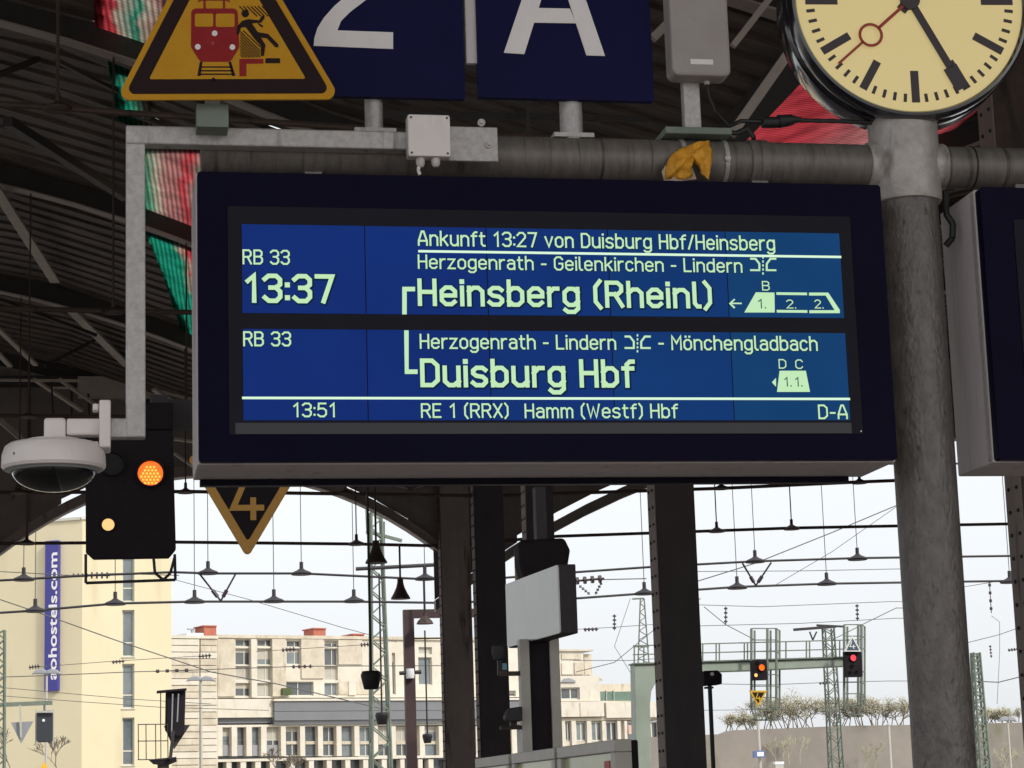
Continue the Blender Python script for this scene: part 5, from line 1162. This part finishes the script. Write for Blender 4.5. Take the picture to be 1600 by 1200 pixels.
for y0, y1 in ((1011, 1022), (1027, 1070)): H.append((654, 675, y0, y1))
H += [(613, 618, 1020, 1085), (760, 775, 1020, 1070), (796, 806, 1079, 1088)]
hh = [R4(*h) for h in H]
U0, U1, V0, V1 = R4(338, 830, 995, 1090)
vtop = FOf.px(400, 997.5)[1]; vlow = FOf.px(400, 1090.5)[1]
wall_holes(FOf, U0, U1, vlow, vtop, hh, -.5, 0).build('upper_wall', M['stone2'], ob)
for i, h in enumerate(hh):
    wd = H[i][1]-H[i][0]; pm = [M['pane'], M['paned'], M['curtain']][(i*7+i//3) % 3] if H[i][3]-H[i][2] > 14 else M['paned']
    window(FOf, ob, h, -.20, M['hotelframe'], pm, .055, (.62,) if 15 < wd < 30 else ((.5,) if wd >= 30 else ()), (), blind=(0, .35, 0, .6, 0, .85, 0, .2)[(i*5+2) % 8])
MB(FOf).box(U0, U1, -14, -.55, -.8, vtop-.1).build('core', M['paned'], ob)
MB(FOf).box(U0, U1, -14.2, .16, vtop+.003, vtop+.22).build('coping', M['stone'], ob)
blk(426, 447, 998.5, 1088, .003, .22, 'pilaster', M['stone']); blk(471, 506, 998.5, 1060, .003, .12, 'panel', M['stone']); blk(529, 566, 1000, 1038, .003, .10, 'panel', M['stone']); blk(529, 600, 1065, 1085, .003, .06, 'panel', M['stone'])
blk(340, 367, 998.5, 1088, .003, .16, 'pilaster', M['stone']); blk(393, 401, 998.5, 1090, .003, .30, 'pilaster', M['stone2']); blk(545, 556, 1064, 1086, .065, .12, 'panel', M['stone2'])
blk(442, 457, 1075, 1085.5, -.15, .5, 'planter_hedge', M['hedge'])
blk(340, 427.5, 1092, 1121, -.5, .30, 'spandrel', M['stone2']); blk(340, 428, 1121.5, 1130, -.5, -.05, 'lintel', M['fascia'])
blk(428.5, 820, 1091, 1094.5, -.5, .75, 'fascia_cap', M['stone2']); blk(429, 820, 1095, 1110, -.5, .62, 'fascia', M['fascia']); blk(429, 820, 1110.6, 1124, -.5, .60, 'fascia', M['fascia']); blk(428.5, 820, 1124.5, 1130, -.5, .30, 'fascia_base', M['lampgrey'])
blk(338, 830, 1130.5, 1134, -.5, .05, 'cornice', M['stone2']); blk(338, 830, 1182, 1186, -.5, .22, 'cornice', M['stone2'])
pil = [(340, 348), (362, 371), (385, 394), (408, 417), (439, 447), (469, 477), (497, 505), (526, 534), (554, 562), (583, 591), (612, 619), (640, 647), (656, 664), (686, 693), (715, 722), (744, 751), (773, 780), (800, 808)]
for i, (x0, x1) in enumerate(pil):
    blk(x0, x1, 1134.5, 1181.5, -.5, .16, 'pillar', M['stone2'], bev=.02); blk(x0+14, x1+14, 1186.5, 1240, -.5, .16, 'pillar', M['stone2'], zb=-.8, bev=.02)
for (x0, x1), (x2, x3) in zip(pil[:-1], pil[1:]):
    h = R4(x1, x2, 1135, 1181.5); wide = x2-x1 > 20
    window(FOf, ob, h, -.3, M['hotelframe'] if wide else M['fascia'], M['paned'] if (x1*3) % 2 else M['pane'], .06, (.55,) if x1 < 640 and wide else (), (.42,) if x1 > 440 else (.55,), blind=(0, .3, .5, 0, .15, .4, 0)[(x1*3) % 7])
    blk(x1+.5, x2-.5, 1158 if x1 > 440 else 1164, 1163 if x1 > 440 else 1181, -.5, -.22, 'spandrel', M['stone'] if x1 > 440 else M['lampgrey'])
for x0, x1, y0 in ((319, 338, 977), (490, 509, 981), (552, 569, 990), (660, 677, 1000), (765, 780, 1004)):
    c_ = blk(x0, x1, y0+2, y0+20, -4.0, -2.4, 'chimney', M['brickred']); blk(x0-1, x1+1, y0, y0+1.8, -4.1, -2.3, 'chimney_cap', M['brickred'])
blk(292, 318, 989, 996, -3, -1, 'roof_hatch', M['purewhite']); blk(300, 304, 983, 996, -2.2, -2.0, 'roof_vent', M['lampgrey']); blk(294, 304, 982, 984, -2.2, -2.0, 'roof_vent', M['lampgrey'])
# ---- stepped stone building at the right of the columns
FSt = Fa(P(872, 1060, 165), R(12))
sb = thing('stepped_building', 'pale stepped stone building with roof terrace and green glass railing', 'building', tuple(P(930, 1150, 168))[:2]+(-.8,))
hs2 = [R4(877, 906, 1074, 1093, FSt), R4(796, 812, 1076, 1092, FSt)]
u0, u1, v0, v1 = R4(790, 937, 1056, 1096, FSt)
wall_holes(FSt, u0, u1, v0, v1, hs2, -.5, 0).build('upper_wall', M['stone2'], sb)
for h in hs2: window(FSt, sb, h, -.25, M['hotelframe'], M['paned'], .10, (.55,))
def bs(*a, **k): return blk(*a, F=FSt, par=sb, **k)
bs(790, 912, 1018, 1055.5, -6, -1.0, 'penthouse', M['stone2']); bs(913, 925, 1022, 1055.5, -6, -1.3, 'penthouse_side', M['stone']); bs(788, 927, 1014.5, 1017.5, -6.2, -.8, 'roof_slab', M['stone'])
bs(878, 908, 1022, 1030, -1.2, -.9, 'frieze', M['stone']); bs(898, 911, 1035, 1054, -1.2, -.9, 'panel', M['stone']); bs(878, 895, 1036, 1054, -1.2, -.92, 'panel', M['stone2'])
MB(FSt).prism([FSt.px(*p) for p in [(876, 1066), (881, 1060.5), (888, 1059.5), (897, 1063), (899, 1066)]], .003, .15).build('arched_vent', M['lampgrey'], sb)
MB(FSt).prism([FSt.px(*p) for p in [(925.5, 1053), (932, 1055.5), (946, 1060), (946, 1063), (937.5, 1063), (937.5, 1056), (925.5, 1056)]], -6, -.52).build('sloped_roof', M['stone'], sb)
for x0, x1 in ((938, 947), (948, 958), (960, 990)): bs(x0, x1, 1080.5, 1095, -.3, -.2, 'railing_pane', mat('green_glass', (.16, .24, .19), .15, 0, (.10, .16, .12), .5, 1))
for x_ in (937, 947.3, 959, 991): bs(x_, x_+1, 1079, 1095, -.35, -.1, 'railing_post', M['polegrey'])
bs(790, 944, 1096.5, 1120.5, -6, .35, 'parapet_band', M['stone2']); bs(947.5, 1040, 1097, 1121, -6, .30, 'parapet_band', M['stone2']); bs(906.5, 908, 1098, 1120, .352, .40, 'joint_strip', M['stone']); bs(790, 1045, 1121, 1126, -6, .05, 'lintel', M['stone'])
pl_ = [(874, 884), (894, 901), (918, 925), (942, 948), (966, 971), (977, 981), (1004, 1010), (1030, 1036)]
for x0, x1 in pl_: bs(x0, x1, 1126.5, 1200, -.5, .1, 'pillar', M['stone2'], zb=-.8)
for (x0, x1), (x2, x3) in zip(pl_[:-1], pl_[1:]):
    window(FSt, sb, R4(x1, x2, 1127, 1158, FSt), -.25, M['hotelframe'], M['pane'] if x1 % 2 else M['paned'], .10, (.5,)); bs(x1, x2, 1158.5, 1215, -.5, -.1, 'spandrel', M['stone'], zb=-.8)
bs(982, 990, 1133, 1147, .101, .2, 'poster', mat('poster_pink', (.62, .40, .34), .6)); MB(FSt).box(u0, FSt.px(1045, 1100)[0], -12, -6.05, -.8, v1-.3).build('core', M['stone'], sb)
# ---- retaining wall with planting
FRw = plane(112)
rw = tag(MB(FRw).prism([FRw.px(*p) for p in [(1010, 1152), (1130, 1147), (1146, 1141), (1325, 1134), (1400, 1133), (1640, 1128), (1640, 1330), (1010, 1340)]], -1.5, 0).build('retaining_wall', M['retwall']), 'tall brown grey retaining wall below the blossoming bushes', 'wall')
MB(FRw).prism([FRw.px(*p) for p in [(1146, 1139.6), (1325, 1132.6), (1400, 1131.6), (1640, 1126.6), (1640, 1128.4), (1400, 1133.4), (1325, 1134.4), (1146, 1141.4)]], -1.6, .08).build('coping', M['stone'], None) if False else None
def bush(px, py, y, hpx, wpx, label, blossom=True, seed=0, mt=None, depth=5, name='bare_bush', cat='bush', grp='blossoming bushes above the wall', tw=1.0, stem=22.0, spread=.72, nb=5):
    rs = random.Random(seed); k = y/FPX; c = P(px, py, y); t = thing(name, label, cat, tuple(c), grp)
    mb = MB(); tips = []
    def grow(p, d, L, r, lv):
        q = p+d*L
        mb.tube(p, q, r, 4 if lv > 2 else 5, r*.7, caps=False)
        if lv == 0: tips.append(q); return
        for _ in range(3 if lv > 2 else rs.choice((2, 3))):
            nd = (d+Vector((rs.uniform(-1, 1), rs.uniform(-1, 1), rs.uniform(-.35, .6)))*spread).normalized()
            grow(p.lerp(q, rs.uniform(.65, 1)), nd, L*rs.uniform(.62, .85), max(r*.66, .35*k*tw), lv-1)
        tips.append(q)
    n = max(1, int(wpx/stem))
    for i in range(n):
        b = c+Vector(((i-(n-1)/2)*stem*k+rs.uniform(-.4, .4)*stem*k, rs.uniform(-1, 1), 0))
        d0 = Vector((rs.uniform(-1, 1)*spread*.6, rs.uniform(-1, 1)*spread*.6, 1)).normalized(); grow(b, d0, hpx*.36*k*rs.uniform(.75, 1.1), 1.1*k*tw, depth-1)
    mb.build('branches', mt or M['bark'], t, fix=False)['kind'] = 'stuff'
    if blossom:
        ml = MB()
        for q in tips:
            for _ in range(nb):
                o_ = q+Vector((rs.gauss(0, 1), rs.gauss(0, 1), rs.gauss(0, 1)))*2.6*k; s_ = rs.uniform(.4, 1.1)*k
                a = Vector((rs.uniform(-1, 1), rs.uniform(-1, 1), rs.uniform(-1, 1))).normalized(); b = a.orthogonal().normalized(); a = a*s_; b = b*s_
                ml.add([o_-a, o_+b, o_+a, o_-b], [(0, 1, 2, 3)])
        bl = ml.build('blossom', M['blossom'], t, fix=False); bl['kind'] = 'stuff'
for i, (px, py, h, w, lb) in enumerate([(1160, 1142, 26, 40, 'low pale bush at the left end of the wall, below the orange gantry signal'), (1205, 1139, 44, 46, 'pale blossoming bush behind the cage of the orange gantry signal'), (1250, 1138, 50, 46, 'tallest pale blossoming bush left of the green lattice mast'), (1310, 1136, 46, 44, 'pale blossoming bush right of the green lattice mast'), (1350, 1135, 46, 40, 'pale blossoming bush behind the red gantry signal cage'), (1395, 1134, 42, 40, 'pale blossoming bush beside the tubular mast'), (1560, 1130, 22, 60, 'low pale bush right of the tubular mast')]):
    bush(px, py, 112.9, h*1.25, w*1.15, lb, True, i+1, depth=5, stem=5.0, tw=.8, spread=1.1, nb=5)
for i, (px, py, y, h, w, lb) in enumerate([(22, 1215, 100, 78, 24, 'bare branching tree at the left edge in front of the yellow block'), (95, 1215, 102, 72, 24, 'bare branching tree right of the signal box in front of the yellow block'), (440, 1215, 120, 46, 44, 'bare shrub low in front of the stone building windows'), (480, 1215, 121, 40, 30, 'smaller bare shrub low in front of the stone building windows')]):
    bush(px, py, y, h, w, lb, False, 40+i, depth=6, name='bare_tree' if i < 2 else 'bare_bush', cat='tree' if i < 2 else 'bush', grp='bare trees before the buildings', tw=1.0)
for i, (px, py, h, w, lb) in enumerate([(1230, 1195, 50, 44, 'dry creeper climbing the middle of the brown wall'), (1360, 1200, 46, 30, 'dry creeper on the brown wall left of the tubular mast'), (1570, 1200, 42, 40, 'dry creeper on the brown wall at the right edge')]):
    bush(px, py, 111.4, h, w, lb, False, 60+i, stem=9, mt=M['blossom'], name='creeper', cat='creeper', grp='dry creepers on the wall', tw=.7)
# yellow triangle tip at the bottom edge
F90 = plane(90); tag(MB(F90).prism([F90.px(*p) for p in rpoly([(57, 1212), (81, 1212), (69, 1189)], 2)], -.05, 0).build('warning_board', M['yelfar']), 'tip of a yellow triangular board at the bottom left edge', 'sign')

for o in bpy.data.objects:
    if '_org' in o: del o['_org']
